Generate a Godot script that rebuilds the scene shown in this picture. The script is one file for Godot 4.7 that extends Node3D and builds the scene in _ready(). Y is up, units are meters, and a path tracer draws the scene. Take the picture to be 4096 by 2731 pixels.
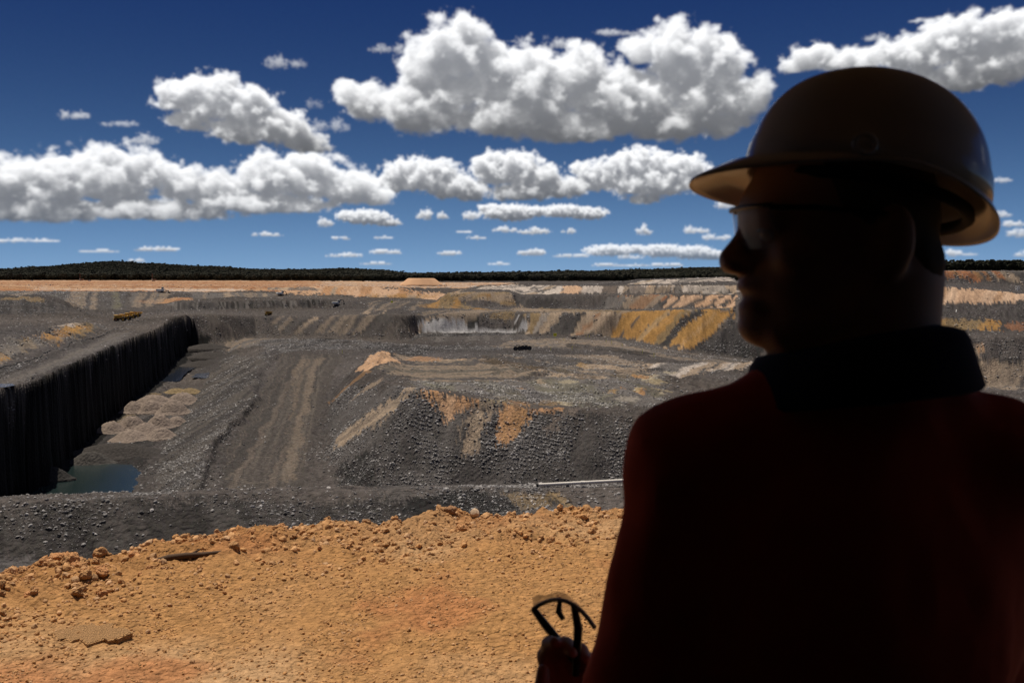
extends Node3D
# An open-cut coal mine seen from a shaded lookout hut. The eye is at (0, 1.7, 0) and looks along -z; metres, y up.

const EYE := 1.7          # height of the camera above the ground of the lookout
const LENS := 2285.0      # the lens, in the units in which the survey below gives directions
const MIDX := 1176.0
const HORIZON := 632.0

# ---- survey grid: columns of direction, rows of log distance; holds drop below eye level
const S_X0 := -700.0
const S_DX := 4.0
const S_NX := 932
const S_R0 := 3.3
const S_DR := 0.005
const S_NR := 940
var drop := PackedFloat32Array()
var pts := PackedVector3Array()   # (direction, log distance, drop)
var jag := FastNoiseLite.new()
var rough := FastNoiseLite.new()
var grain := FastNoiseLite.new()
var used := {}
var mats := {}

func numbered(called: String) -> String:
	var k: int = used.get(called, -1) + 1
	used[called] = k
	return called if k == 0 else "%s_%03d" % [called, k]

func thing(called: String, label: String, category: String, at := Vector3.ZERO, turn := 0.0, group := "") -> Node3D:
	var o := Node3D.new()
	o.name = numbered(called)
	add_child(o)
	o.position = at
	o.rotation.y = turn
	return tag(o, label, category, group)

func tag(o: Node3D, label: String, category: String, group := "") -> Node3D:
	o.set_meta("label", label)
	o.set_meta("category", category)
	if group:
		o.set_meta("group", group)
	return o

func part(called: String, mesh: Mesh, mat: Material, parent: Node3D, at := Vector3.ZERO, turn := Vector3.ZERO) -> MeshInstance3D:
	var o := MeshInstance3D.new()
	o.name = called
	o.mesh = mesh
	for k in mesh.get_surface_count():
		o.set_surface_override_material(k, mat)
	o.position = at
	o.rotation = turn
	parent.add_child(o, true)
	return o

func single(called: String, mesh: Mesh, mat: Material, at := Vector3.ZERO) -> MeshInstance3D:
	return part(numbered(called), mesh, mat, self, at)

func setting(called: String, mesh: Mesh, mat: Material, kind := "structure") -> MeshInstance3D:
	var o := single(called, mesh, mat)
	o.set_meta("kind", kind)
	return o

func paint(c: Color, roughness := 0.9, metallic := 0.0) -> StandardMaterial3D:
	# c holds linear, real-world values
	var m := StandardMaterial3D.new()
	m.albedo_color = c.linear_to_srgb()
	m.roughness = roughness
	m.metallic = metallic
	m.metallic_specular = 0.4
	return m

func lin(r: float, g: float, b: float) -> Color:
	return Color(r, g, b)

# a point of the survey in the world: direction, row and drop below the eye
func at(px: float, py: float, d_drop: float) -> Vector3:
	var d := d_drop * LENS / (py - HORIZON)
	return Vector3((px - MIDX) / LENS * d, EYE - d_drop, -d)

func at_far(px: float, d_drop: float, d: float) -> Vector3:
	return Vector3((px - MIDX) / LENS * d, EYE - d_drop, -d)

# ---------------------------------------------------------------- sky: clear blue air with fair-weather cumulus, marched through a density of puffs and noise
const SKY_W := 4096
const SKY_H := 2048
const SUN_FROM := Vector3(-0.25, 0.925, -0.285)
var puffs := []        # per cloud: PackedFloat32Array of x, y, radius across, radius up, radius in depth (in survey units of angle)
var clouds := []       # per cloud: [lowest x, highest x, lowest y, highest y, base y, size, thickness, noise amount]
var billow := FastNoiseLite.new()
var curl := FastNoiseLite.new()
var sky_rows := []

func add_cloud(a: Array, thick := 1.0, amount := 1.0) -> void:
	# a: direction, row, half width, half height of each puff
	var p := PackedFloat32Array()
	var box := [1e9, -1e9, 1e9, -1e9, 1e9, 0.0, thick, amount]
	var size := 0.0
	for i in range(0, a.size(), 4):
		var az := atan((a[i] - MIDX) / LENS)
		var el := atan((HORIZON - a[i + 1]) / LENS * cos(az))
		put_puff(p, box, az * LENS, el * LENS, a[i + 2] * cos(az), a[i + 3])
		size = maxf(size, a[i + 3])
	box[5] = size
	puffs.append(p)
	clouds.append(box)

func put_puff(p: PackedFloat32Array, box: Array, x: float, y: float, rx: float, ry: float) -> void:
	p.append_array([x, y, rx, ry, (rx + ry) * 0.5])
	box[0] = minf(box[0], x - rx * 1.45)
	box[1] = maxf(box[1], x + rx * 1.45)
	box[2] = minf(box[2], y - ry * 1.35)
	box[3] = maxf(box[3], y + ry * 1.5)
	box[4] = minf(box[4], y - ry * 0.75)

func list_clouds() -> void:
	add_cloud([850, 238, 85, 48, 960, 252, 120, 66, 800, 212, 42, 32, 1040, 122, 105, 80, 1058, 72, 50, 36, 985, 175, 75, 66, 1130, 150, 70, 56, 1220, 195, 130, 88, 1080, 205, 80, 52, 1330, 165, 80, 66, 1390, 215, 110, 84, 1180, 265, 150, 62, 1450, 240, 120, 84, 1560, 130, 92, 78, 1545, 78, 42, 34, 1640, 150, 80, 76, 1480, 118, 52, 44, 1620, 225, 120, 78, 1720, 225, 62, 54, 1540, 282, 150, 48, 1300, 292, 160, 40, 1660, 285, 70, 36])
	add_cloud([410, 225, 56, 42, 480, 232, 84, 56, 515, 192, 36, 28, 560, 252, 84, 54, 630, 292, 84, 44, 700, 332, 60, 24, 440, 272, 56, 32, 560, 302, 84, 36, 690, 312, 56, 30])
	add_cloud([-230, 425, 120, 60, -100, 425, 120, 66, 20, 425, 100, 62, 120, 420, 105, 62, 250, 408, 115, 68, 340, 402, 80, 50, 440, 432, 84, 46, 520, 440, 84, 46, 620, 410, 84, 56, 700, 410, 100, 62, 800, 432, 84, 48, 858, 452, 50, 26, 100, 482, 160, 30, -120, 482, 160, 30, 330, 482, 210, 26, 600, 468, 170, 26])
	add_cloud([960, 405, 84, 42, 1040, 430, 72, 32, 905, 420, 46, 28, 1000, 390, 56, 28, 1080, 450, 36, 16])
	add_cloud([1130, 392, 55, 42, 1180, 390, 76, 44, 1240, 410, 64, 36, 1290, 435, 62, 26, 1115, 372, 32, 24, 1200, 442, 90, 22])
	add_cloud([1390, 402, 64, 36, 1470, 380, 84, 40, 1560, 387, 70, 36, 1500, 420, 116, 36, 1350, 422, 54, 22, 1480, 456, 46, 15, 1335, 388, 30, 17])
	add_cloud([1170, 490, 66, 20, 1225, 486, 36, 14, 1122, 478, 26, 11])
	add_cloud([1295, 486, 54, 16, 1350, 491, 44, 15])
	add_cloud([840, 500, 56, 18, 798, 496, 28, 13, 890, 511, 32, 10])
	add_cloud([1870, 132, 64, 32, 1960, 142, 84, 28, 2100, 128, 104, 48, 2220, 92, 112, 52, 2320, 72, 84, 42, 2280, 150, 114, 48, 2380, 120, 90, 60, 2200, 182, 124, 32, 1822, 150, 36, 22, 2470, 110, 100, 60])
	add_cloud([1400, 576, 56, 14, 1450, 573, 38, 11, 1520, 577, 56, 16, 1590, 581, 54, 16, 1632, 586, 36, 12])
	var tuft := RandomNumberGenerator.new()
	tuft.seed = 21
	for q in [[730, 511, 34, 14, 0.6], [990, 493, 36, 17, 0.8], [1080, 496, 28, 12, 0.5], [1481, 530, 20, 14, 0.8], [1235, 531, 42, 9, 0.7], [1160, 527, 28, 10, 0.5], [1062, 531, 24, 7, 0.35], [1304, 530, 18, 8, 0.6], [1598, 528, 46, 12, 0.35],
		[362, 571, 46, 7, 0.6], [895, 578, 40, 7, 0.6], [1042, 581, 40, 6, 0.6], [1232, 580, 38, 9, 0.8], [790, 586, 44, 6, 0.6], [1315, 586, 40, 7, 0.4], [315, 598, 20, 5, 0.7], [1505, 608, 60, 6, 0.7], [1375, 608, 56, 5, 0.6], [1150, 606, 30, 4, 0.5], [870, 604, 40, 4, 0.4], [610, 538, 30, 6, 0.4], [1100, 545, 24, 6, 0.4], [780, 546, 22, 5, 0.35], [880, 545, 20, 5, 0.3],
		[50, 552, 70, 5, 0.3], [230, 576, 40, 4, 0.25], [2200, 581, 36, 9, 0.5], [2345, 583, 34, 9, 0.5], [2292, 414, 32, 6, 0.25], [2295, 492, 24, 9, 0.3], [2335, 512, 34, 13, 0.4], [2340, 535, 26, 12, 0.5], [1640, 545, 40, 9, 0.3], [1440, 590, 40, 7, 0.5], [2000, 590, 40, 7, 0.5], [1650, 470, 40, 14, 0.4]]:
		small_cloud(q, tuft, 1.5)
	for q in [[660, 142, 44, 24, 0.22], [895, 112, 46, 15, 0.16], [1275, 100, 42, 19, 0.22], [1390, 76, 62, 9, 0.12], [160, 264, 44, 13, 0.2], [330, 322, 46, 18, 0.3], [275, 285, 40, 9, 0.12], [2030, 86, 44, 12, 0.18], [760, 288, 40, 22, 0.2], [720, 240, 22, 14, 0.1], [2150, 46, 50, 10, 0.2], [1200, 92, 30, 10, 0.1]]:
		small_cloud(q, tuft, 1.6)
	# the same weather all round
	var dice := RandomNumberGenerator.new()
	dice.seed = 4
	for k in 150:
		var el := deg_to_rad(1.5 + 62.0 * pow(dice.randf(), 1.6))
		var az := dice.randf_range(-PI, PI)
		var near := clampf(sin(el) * 3.0, 0.12, 1.6)
		var w := dice.randf_range(90.0, 240.0) * near / maxf(cos(el), 0.4)
		if absf(az) < 0.62 and el < 0.34:
			continue
		var p := PackedFloat32Array()
		var box := [1e9, -1e9, 1e9, -1e9, 1e9, w * 0.3, dice.randf_range(0.5, 1.0), 1.0]
		for n in 7:
			var o := dice.randf_range(-1.0, 1.0)
			put_puff(p, box, (az * LENS) + o * w, el * LENS + (1.0 - o * o) * w * 0.3 * dice.randf(), w * dice.randf_range(0.25, 0.5), w * dice.randf_range(0.14, 0.3))
		puffs.append(p)
		clouds.append(box)

func small_cloud(q: Array, tuft: RandomNumberGenerator, amount: float) -> void:
	# a few uneven puffs on a common base
	var a := []
	for k in 5:
		var o := tuft.randf_range(-0.8, 0.8)
		var up: float = q[3] * tuft.randf_range(0.45, 1.05) * (1.0 - 0.45 * absf(o))
		a.append_array([q[0] + o * q[2], q[1] + q[3] * 0.5 - up * 0.6, q[2] * tuft.randf_range(0.22, 0.5), up])
	add_cloud(a, q[4] * (0.5 if amount < 1.55 else 0.3), amount)

func cloud_density(n: int, x: float, y: float, z: float) -> float:
	var p: PackedFloat32Array = puffs[n]
	var c: Array = clouds[n]
	var f := -1.0
	var total := 0.0
	for i in range(0, p.size(), 5):
		var a := (x - p[i]) / p[i + 2]
		if a > 1.4 or a < -1.4:
			continue
		var b := (y - p[i + 1]) / p[i + 3]
		if b < 0.0:
			b *= 1.25
		var e := z / p[i + 4]
		var q := 1.0 - (a * a + b * b + e * e)
		if q > -0.9:
			f = maxf(f, q)
			total += maxf(q, 0.0)
	if f <= -0.9:
		return 0.0
	f = lerpf(f, minf(total, 1.4), 0.22)
	var s: float = 72.0 / maxf(c[5], 16.0)
	var amount: float = c[7]
	var big := curl.get_noise_3d(x * s, y * s * 1.25, z * s)
	var cell := billow.get_noise_3d(x * s, y * s, z * s)
	f += (big * 1.15 - (cell + 0.5) * 0.36) * amount
	f = clampf(f * 1.9, 0.0, 1.0)
	return f * f * (1.6 - 0.6 * f)

func sky_color(az: float, el: float) -> Color:
	var x := az * LENS
	var y := el * LENS
	# clear air
	var h := clampf(sin(maxf(el, 0.0)), 0.0, 1.0)
	var t := exp(-h * 9.5)
	var air := Color(0.0022, 0.0145, 0.094).lerp(Color(0.115, 0.26, 0.49), t)
	air = air.lerp(Color(0.24, 0.37, 0.53), exp(-h * 26.0) * 0.6)
	var left := 1.0
	var out := Color(0, 0, 0)
	for n in clouds.size():
		var c: Array = clouds[n]
		if x < c[0] or x > c[1] or y < c[2] or y > c[3]:
			continue
		var size: float = c[5]
		var step := size * 0.155
		var z := -size * 1.9
		var thick: float = c[6]
		var base: float = c[4]
		while z < size * 1.9 and left > 0.03:
			var d := cloud_density(n, x, y, z)
			if d <= 0.0:
				z += step
				continue
			# light that reaches this spot from the sun
			var deep := 0.0
			var reach := size * 0.13
			for k in 5:
				var go := reach * (1.0 + k * 1.1)
				deep += cloud_density(n, x + SUN_FROM.x * go * 1.2, y + SUN_FROM.y * go, z - SUN_FROM.z * go) * (1.0 + 0.55 * k)
			deep *= thick
			var rise := clampf((y - base) / (size * 2.2), 0.0, 1.0)
			var lit := (0.52 * exp(-deep * 0.5) + 0.48 * exp(-deep * 0.14)) * (0.62 + 0.38 * smoothstep(0.0, 0.5, rise))
			var glow := Color(0.90, 0.895, 0.88) * lit + Color(0.145, 0.155, 0.18) * (0.35 + 0.65 * rise)
			var a := 1.0 - exp(-d * 0.85 * thick)
			out += glow * (a * left)
			left *= 1.0 - a
			z += step
	# distance takes the whiteness of what is low
	var dim := exp(-h * 26.0) * 0.38
	out = out.lerp(air * (1.0 - left), dim)
	return out + air * left

func sky_block(j: int, width: int, height: int, i0: int, i1: int) -> PackedByteArray:
	var line := PackedByteArray()
	line.resize((i1 - i0) * 4)
	var el := PI / 2 - (j + 0.5) / height * PI
	for i in range(i0, i1):
		var c := sky_color((i + 0.5) / width * TAU - PI, el)
		var k := (i - i0) * 4
		var d := fposmod(sin(i * 12.9898 + j * 78.233) * 43758.5453, 1.0)
		line[k] = int(clampf(lin2s(c.r) * 255.0 + d, 0.0, 255.0))
		line[k + 1] = int(clampf(lin2s(c.g) * 255.0 + d, 0.0, 255.0))
		line[k + 2] = int(clampf(lin2s(c.b) * 255.0 + d, 0.0, 255.0))
		line[k + 3] = 255
	return line

func lin2s(v: float) -> float:
	return v * 12.92 if v < 0.0031308 else 1.055 * pow(v, 1.0 / 2.4) - 0.055

func sky_task(n: int, height: int, width: int, j0: int, i0: int, i1: int) -> void:
	sky_rows[n] = sky_block(j0 + n, width, height, i0, i1)

func sky_part(width: int, height: int, j0: int, j1: int, i0: int, i1: int) -> Image:
	sky_rows.clear()
	sky_rows.resize(j1 - j0)
	var task := WorkerThreadPool.add_group_task(sky_task.bind(height, width, j0, i0, i1), j1 - j0)
	WorkerThreadPool.wait_for_group_task_completion(task)
	var all := PackedByteArray()
	for r in sky_rows:
		all.append_array(r)
	return Image.create_from_data(i1 - i0, j1 - j0, false, Image.FORMAT_RGBA8, all)

func sky_material() -> Material:
	billow.seed = 3
	billow.noise_type = FastNoiseLite.TYPE_CELLULAR
	billow.cellular_return_type = FastNoiseLite.RETURN_DISTANCE
	billow.frequency = 0.028
	billow.fractal_type = FastNoiseLite.FRACTAL_FBM
	billow.fractal_octaves = 3
	billow.fractal_gain = 0.55
	curl.seed = 9
	curl.noise_type = FastNoiseLite.TYPE_SIMPLEX
	curl.frequency = 0.016
	curl.fractal_octaves = 5
	curl.fractal_gain = 0.53
	list_clouds()
	var whole := sky_part(480, 240, 0, 121, 0, 480)
	var full := Image.create_empty(480, 240, false, Image.FORMAT_RGBA8)
	full.fill(Color(0.30, 0.27, 0.24))
	full.blit_rect(whole, Rect2i(0, 0, 480, 121), Vector2i.ZERO)
	full.resize(SKY_W, SKY_H, Image.INTERPOLATE_CUBIC)
	# the stretch of sky above the pit in full detail
	var i0 := 1664
	var i1 := 2432
	var j0 := 800
	var j1 := 1026
	full.blit_rect(sky_part(SKY_W, SKY_H, j0, j1, i0, i1), Rect2i(0, 0, i1 - i0, j1 - j0), Vector2i(i0, j0))
	var m := PanoramaSkyMaterial.new()
	m.panorama = ImageTexture.create_from_image(full)
	return m

# ---------------------------------------------------------------- survey of the mine
var fine_step := 28.0

func add_run(run: PackedVector3Array) -> void:
	# a break line, sampled along its straight stretches
	for i in run.size():
		var b := run[i]
		if i > 0:
			var a := run[i - 1]
			var pa := a.x / -a.z * LENS
			var pb := b.x / -b.z * LENS
			var n := int(ceil(maxf(absf(pa - pb) / fine_step, absf(log(a.z / b.z)) / (fine_step * 0.0016))))
			for k in range(1, n):
				add_pt(a.lerp(b, float(k) / n))
		add_pt(b)

func add_pt(p: Vector3) -> void:
	pts.append(Vector3(p.x / -p.z * LENS + MIDX, log(-p.z), EYE - p.y))

func run(a: Array) -> void:   # direction, row, drop
	var r := PackedVector3Array()
	for i in range(0, a.size(), 3):
		r.append(at(a[i], a[i + 1], a[i + 2]))
	add_run(r)

func far_run(a: Array) -> void:   # direction, drop, distance
	var r := PackedVector3Array()
	for i in range(0, a.size(), 3):
		r.append(at_far(a[i], a[i + 1], a[i + 2]))
	add_run(r)

func survey() -> void:
	# the bench right below the lookout, its berm and the drop behind it
	far_run([-750, 34, 27, 3050, 34, 27])
	far_run([-750, 34, 70, 3050, 34, 70])
	run([-750, 1330, 34, -200, 1300, 34, 0, 1290, 34, 170, 1284, 34, 400, 1276, 34, 1000, 1262, 34, 1500, 1250, 34, 3050, 1240, 34])
	run([-750, 1165, 29, -200, 1156, 29, 0, 1150, 29, 150, 1149, 29, 300, 1145, 29, 470, 1134, 29.5, 700, 1127, 30, 850, 1129, 30, 1000, 1120, 30, 1236, 1121, 30.5, 1426, 1119, 30.5, 1800, 1112, 30.5, 3050, 1100, 30.5])
	far_run([-750, 29.5, 131, 0, 29.5, 133, 700, 30.5, 144, 1236, 31, 148, 3050, 31, 154])
	far_run([-750, 74, 190, 300, 74, 190, 470, 70, 190, 3050, 68, 190])
	# pit floor and high wall on the left
	fine_step = 7.0
	far_run([-750, 74, 151, -222, 74, 230, -78, 74, 279, 18, 74, 319, 104, 73.5, 352, 202, 72.5, 440, 286, 71.5, 545, 373, 70.5, 693, 405, 67.5, 804, 434, 64, 881, 472, 62, 888])
	run([-750, 1200, 37, -250, 1000, 37, -100, 935, 37, 0, 897, 37, 87, 872, 37, 188, 824, 37, 275, 787, 37, 363, 754, 37, 396, 730, 34.5, 425, 723, 35, 445, 735, 40, 455, 765, 52])
	fine_step = 28.0
	far_run([320, 74, 250, 302, 74, 312])
	run([293, 1132, 74, 333, 1078, 73.5, 373, 1029, 73, 400, 986, 72.5, 430, 949, 72, 450, 907, 71.5, 475, 874, 70.5, 500, 837, 68.5, 525, 809, 65, 538, 789, 62])
	# hollows that hold water
	run([60, 1150, 76.5, 130, 1130, 76.5, 200, 1118, 76.5, 275, 1100, 76.3])
	run([400, 868, 72.3, 422, 850, 72.3, 448, 836, 72])
	run([450, 862, 71.6, 476, 858, 71.2])
	# haul ramp: left berm, left edge, right edge
	run([450, 1140, 67.6, 458, 1118, 67.3, 478, 1058, 65.7, 498, 1010, 63.8, 538, 967, 61.9, 578, 924, 59.5, 588, 868, 55.6, 599, 838, 53.2, 632, 812, 50.9])
	run([470, 1135, 70, 497, 1059, 67.9, 517, 1012, 66, 556, 969, 64.1, 594, 926, 61.7, 603, 875, 58, 613, 845, 55.4, 648, 818, 52.8])
	far_run([470, 70, 250, 700, 70, 250, 1200, 69, 250, 3050, 68, 250])
	run([700, 1118, 70, 718, 1060, 68, 728, 1000, 65.5, 745, 940, 62.5, 768, 880, 58.5, 796, 828, 54])
	run([648, 812, 51.9, 700, 809, 51.4, 790, 815, 52, 830, 826, 53])
	# heap between ramp and pit plateau: toe of its left flank, crests, front toe
	run([800, 1119, 69.5, 770, 1095, 68.8, 756, 1060, 67.8, 754, 1021, 66.4, 739, 991, 65.1, 748, 950, 63.2, 756, 927, 61.7, 782, 881, 58.5, 806, 851, 56, 828, 837, 54])
	run([822, 853, 46.6, 850, 850, 45, 876, 862, 42.5, 906, 884, 41, 930, 894, 40, 962, 894, 39.6, 1020, 900, 40.8, 1082, 912, 42.6, 1156, 922, 44.2, 1216, 935, 46.1, 1289, 937, 46.4, 1356, 940, 46.9, 1456, 954, 49, 1600, 970, 51, 2000, 985, 53, 3050, 1000, 53])
	run([789, 1114, 68.5, 849, 1124, 67.5, 1022, 1117, 67, 1236, 1114, 67, 1426, 1107, 67, 1800, 1100, 67, 3050, 1090, 67])
	# small orange pile at the head of the ramp
	run([819, 851, 47, 845, 832, 43, 873, 805, 38.2])
	run([873, 805, 38.2, 890, 820, 41.5, 918, 834, 45.5])
	run([846, 818, 46, 872, 800, 43])
	# plateau behind the heap
	run([915, 860, 43.5, 1000, 870, 44, 1100, 880, 44.5, 1250, 895, 47, 1400, 905, 48])
	run([935, 840, 46, 1000, 850, 46, 1100, 860, 46.5, 1250, 870, 48.5, 1500, 870, 52.5, 1700, 872, 57])
	run([860, 815, 51.5, 950, 815, 50.5, 1100, 815, 51, 1250, 822, 52.5, 1500, 836, 56, 1700, 846, 63])
	# lower road across the pit
	run([560, 792, 58.5, 700, 795, 58.3, 900, 796, 58, 1100, 797, 57.5, 1250, 797, 57.5, 1400, 803, 58.5, 1500, 814, 60.5, 1600, 824, 63.5, 1700, 834, 67.5])
	# toe of the tall dumps across the pit
	fine_step = 11.0
	run([474, 789, 61, 538, 782, 59.8, 588, 771, 59, 680, 772, 58.5, 750, 774, 58, 908, 780, 58, 935, 783, 58, 956, 766, 58, 1060, 763, 58, 1176, 763, 58, 1213, 769, 58, 1331, 772, 58, 1414, 774, 58.5, 1489, 789, 60.5, 1531, 799, 63, 1566, 807, 64.5, 1664, 816, 68.5, 1714, 822, 70, 1900, 845, 72, 2110, 880, 72, 2352, 890, 72, 3050, 900, 72])
	# their crest
	run([438, 722, 35.5, 470, 722, 36.2, 500, 723, 36.8, 588, 725, 40.8, 680, 725, 40, 725, 726.6, 40.4, 828, 722, 37.2, 908, 722, 36.6, 935, 724, 38, 962, 723, 40.6, 1060, 718, 38.6, 1176, 716, 38.2, 1211, 718, 37.5, 1286, 717, 36.3, 1449, 714, 33.9, 1561, 710, 30.5, 1684, 706.7, 29.6, 1900, 735, 37, 2110, 775, 42, 2352, 772, 41.7, 3050, 775, 42])
	# benches beyond the high wall on the left
	run([-750, 1100, 37, -200, 890, 37, 0, 837, 37, 125, 799, 37, 213, 774, 37, 240, 757, 37, 262, 748, 37])
	run([-750, 1010, 31, -200, 830, 31, 25, 779, 31, 112, 759, 31.5, 212, 744, 33, 245, 741, 35])
	run([300, 739, 37, 300, 722, 37.2])
	run([-750, 745, 31, -200, 740, 31, 0, 726, 32, 120, 722, 33, 170, 713, 33.6, 290, 711, 35, 380, 709, 35.3])
	run([-750, 685, 20, -200, 683, 20, 0, 681, 20, 110, 680, 20, 140, 691, 24.5])
	run([150, 672, 21, 240, 671, 20.5, 380, 673, 21.5, 420, 688, 27])
	run([400, 712, 37, 500, 710, 36.7, 588, 709, 36.5, 738, 707, 36.5])
	run([400, 697, 30.4, 500, 693, 29, 588, 690, 27.8, 738, 687, 27, 790, 690, 30])
	run([588, 681, 27.8, 640, 680, 27.6, 738, 682, 28.5, 850, 682, 28.5, 950, 683, 29, 1005, 686, 30])
	run([800, 706, 35.2, 835, 717, 37.3])
	run([858, 697, 31.5, 897, 698, 31.5])
	run([870, 689, 30, 950, 690, 30.6])
	# rim
	run([-750, 668, 20.5, 0, 667, 20.5, 150, 668, 21, 300, 669, 21.8, 450, 672, 23.5, 560, 673, 23.8, 640, 675, 25])
	run([-750, 654, 13.5, 0, 655, 14, 150, 654, 14, 300, 655, 14.3, 450, 656, 15, 560, 659, 16.5, 640, 659, 16.5, 738, 656, 14.5, 850, 657, 15, 950, 660, 16.5, 1063, 663, 18])
	run([-750, 645, 9.5, 0, 645, 10, 200, 643, 9, 450, 645, 10.5, 600, 644, 10, 700, 643, 9.5, 850, 650, 14, 1050, 648, 12.5])
	# second row of dumps on the right: toe, crest
	run([1001, 697, 33, 1030, 700, 34, 1100, 704, 35.5, 1183, 707, 37, 1351, 709, 36, 1436, 711, 34.5, 1561, 708.5, 31.5, 1676, 706, 29.8])
	run([1033, 671, 19.8, 1100, 671, 19.6, 1176, 670.5, 19.3, 1190, 677, 22.6, 1351, 677, 21.4, 1436, 677, 20.1, 1561, 676, 18.4, 1686, 677, 18.4])
	# third row, pale, and the white heaps on top of it
	run([1090, 669, 18.9, 1180, 668, 18.4, 1194, 675.5, 22.3, 1351, 675.5, 21.2, 1436, 675.5, 19.9, 1561, 674, 17.9, 1686, 675, 18])
	run([1085, 662, 16, 1110, 655, 12.5, 1176, 652, 10.8, 1296, 655.5, 11.9, 1351, 655.5, 11.6, 1426, 655.5, 11.0, 1551, 654, 9.5, 1691, 654, 9.3])
	run([1430, 654, 10.7, 1560, 652, 9.4, 1691, 651.5, 8.9])
	run([1464, 642, 5, 1570, 640, 3.8, 1676, 637, 2.4])
	far_run([1464, 5, 1260, 1676, 2.4, 1220])
	far_run([1430, 11, 1330, 1700, 9, 1300])
	far_run([1110, 14, 1420, 1300, 14, 1420])
	# dumps on the far right
	run([2110, 765, 41.7, 2352, 768, 41.7, 3050, 770, 42])
	run([2110, 757, 41, 2352, 762, 41.7, 3050, 764, 42])
	run([2110, 733, 33.5, 2300, 735, 34, 2352, 736, 34.4, 3050, 738, 35])
	run([2110, 697, 21.9, 2129, 695.5, 21.7, 2352, 699, 23, 3050, 702, 23.5])
	run([2100, 654, 7.6, 2142, 654, 7.75, 2199, 659, 9.5, 2251, 664, 11.3, 2352, 675, 15, 3050, 678, 16])
	far_run([2100, 7.6, 832, 2150, 7.7, 832, 2251, 11, 832, 2352, 13.5, 832, 3050, 14, 840])
	far_run([2100, 6.6, 845, 2150, 6.7, 845, 2352, 7, 870, 3050, 7, 900])
	far_run([2100, -3.6, 862, 2150, -4, 862, 2352, -4, 885, 3050, -4, 915])
	far_run([2100, -4, 930, 2352, -4, 950, 3050, -4, 970])
	far_run([2080, -2, 1150, 2352, -2, 1150, 3050, -2, 1150])
	far_run([2060, 8, 1400, 3050, 8, 1400])
	far_run([-750, 8, 3000, 3050, 8, 3000])
	far_run([-750, 8, 1900, 1176, 11, 1900, 3050, 8, 1900])

func raster() -> void:
	# triangles between the break lines, drawn into the grid
	var dice := RandomNumberGenerator.new()
	dice.seed = 77
	var flat := PackedVector2Array()
	for p in pts:
		flat.append(Vector2((p.x - S_X0) / S_DX + dice.randf_range(-0.3, 0.3), (p.y - S_R0) / S_DR + dice.randf_range(-0.3, 0.3)))
	var tri := Geometry2D.triangulate_delaunay(flat)
	drop.resize(S_NX * S_NR)
	drop.fill(34.0)
	for t in range(0, tri.size(), 3):
		var a := flat[tri[t]]
		var b := flat[tri[t + 1]]
		var c := flat[tri[t + 2]]
		var area := (b - a).cross(c - a)
		if absf(area) < 1e-6:
			continue
		var da := pts[tri[t]].z
		var db := pts[tri[t + 1]].z
		var dc := pts[tri[t + 2]].z
		var x0 := maxi(0, int(ceil(minf(a.x, minf(b.x, c.x)))))
		var x1 := mini(S_NX - 1, int(maxf(a.x, maxf(b.x, c.x))))
		var y0 := maxi(0, int(ceil(minf(a.y, minf(b.y, c.y)))))
		var y1 := mini(S_NR - 1, int(maxf(a.y, maxf(b.y, c.y))))
		for y in range(y0, y1 + 1):
			for x in range(x0, x1 + 1):
				var p := Vector2(x, y)
				var wb := (p - a).cross(c - a) / area
				var wc := (b - a).cross(p - a) / area
				if wb >= -0.001 and wc >= -0.001 and wb + wc <= 1.001:
					drop[y * S_NX + x] = da + (db - da) * wb + (dc - da) * wc

func base_drop(px: float, r: float) -> float:
	var fx := clampf((px - S_X0) / S_DX, 0.0, S_NX - 1.001)
	var fy := clampf((r - S_R0) / S_DR, 0.0, S_NR - 1.001)
	var i := int(fy) * S_NX + int(fx)
	fx -= int(fx)
	fy -= int(fy)
	var top := drop[i] + (drop[i + 1] - drop[i]) * fx
	var low := drop[i + S_NX] + (drop[i + S_NX + 1] - drop[i + S_NX]) * fx
	return top + (low - top) * fy

func pick(px: float, py: float) -> Vector2:
	# the ground met in a direction, as (direction, log distance)
	var v := (py - HORIZON) / LENS
	var r := 4.6
	while r < 7.9:
		if v * exp(r) >= base_drop(px, r):
			break
		r += 0.0025
	return Vector2(px, r)

func ground(px: float, py: float) -> Vector3:
	var p := pick(px, py)
	var d := exp(p.y)
	return Vector3((px - MIDX) / LENS * d, EYE - height_drop(px, p.y), -d)

func ground_xz(x: float, z: float) -> float:
	return EYE - height_drop(x / -z * LENS + MIDX, log(-z))

func sway(px: float, r: float) -> Vector2:
	# the survey's straight lines wander a few metres on the ground
	var d := exp(r)
	var x := (px - MIDX) / LENS * d
	var shift := smoothstep(100.0, 300.0, d) * (1.0 - 0.72 * smoothstep(520.0, 460.0, px) * smoothstep(1000.0, 860.0, d))
	var broken := smoothstep(520.0, 460.0, px) * smoothstep(1000.0, 880.0, d) * smoothstep(200.0, 240.0, d) * 1.3 * rough.get_noise_2d(x * 1.3, d * 1.3)
	return Vector2(px + (jag.get_noise_2d(x, d) * 3.6 * shift + broken) / d * LENS, r + jag.get_noise_2d(x + 517.0, d - 311.0) * 3.4 * shift / d)

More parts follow.
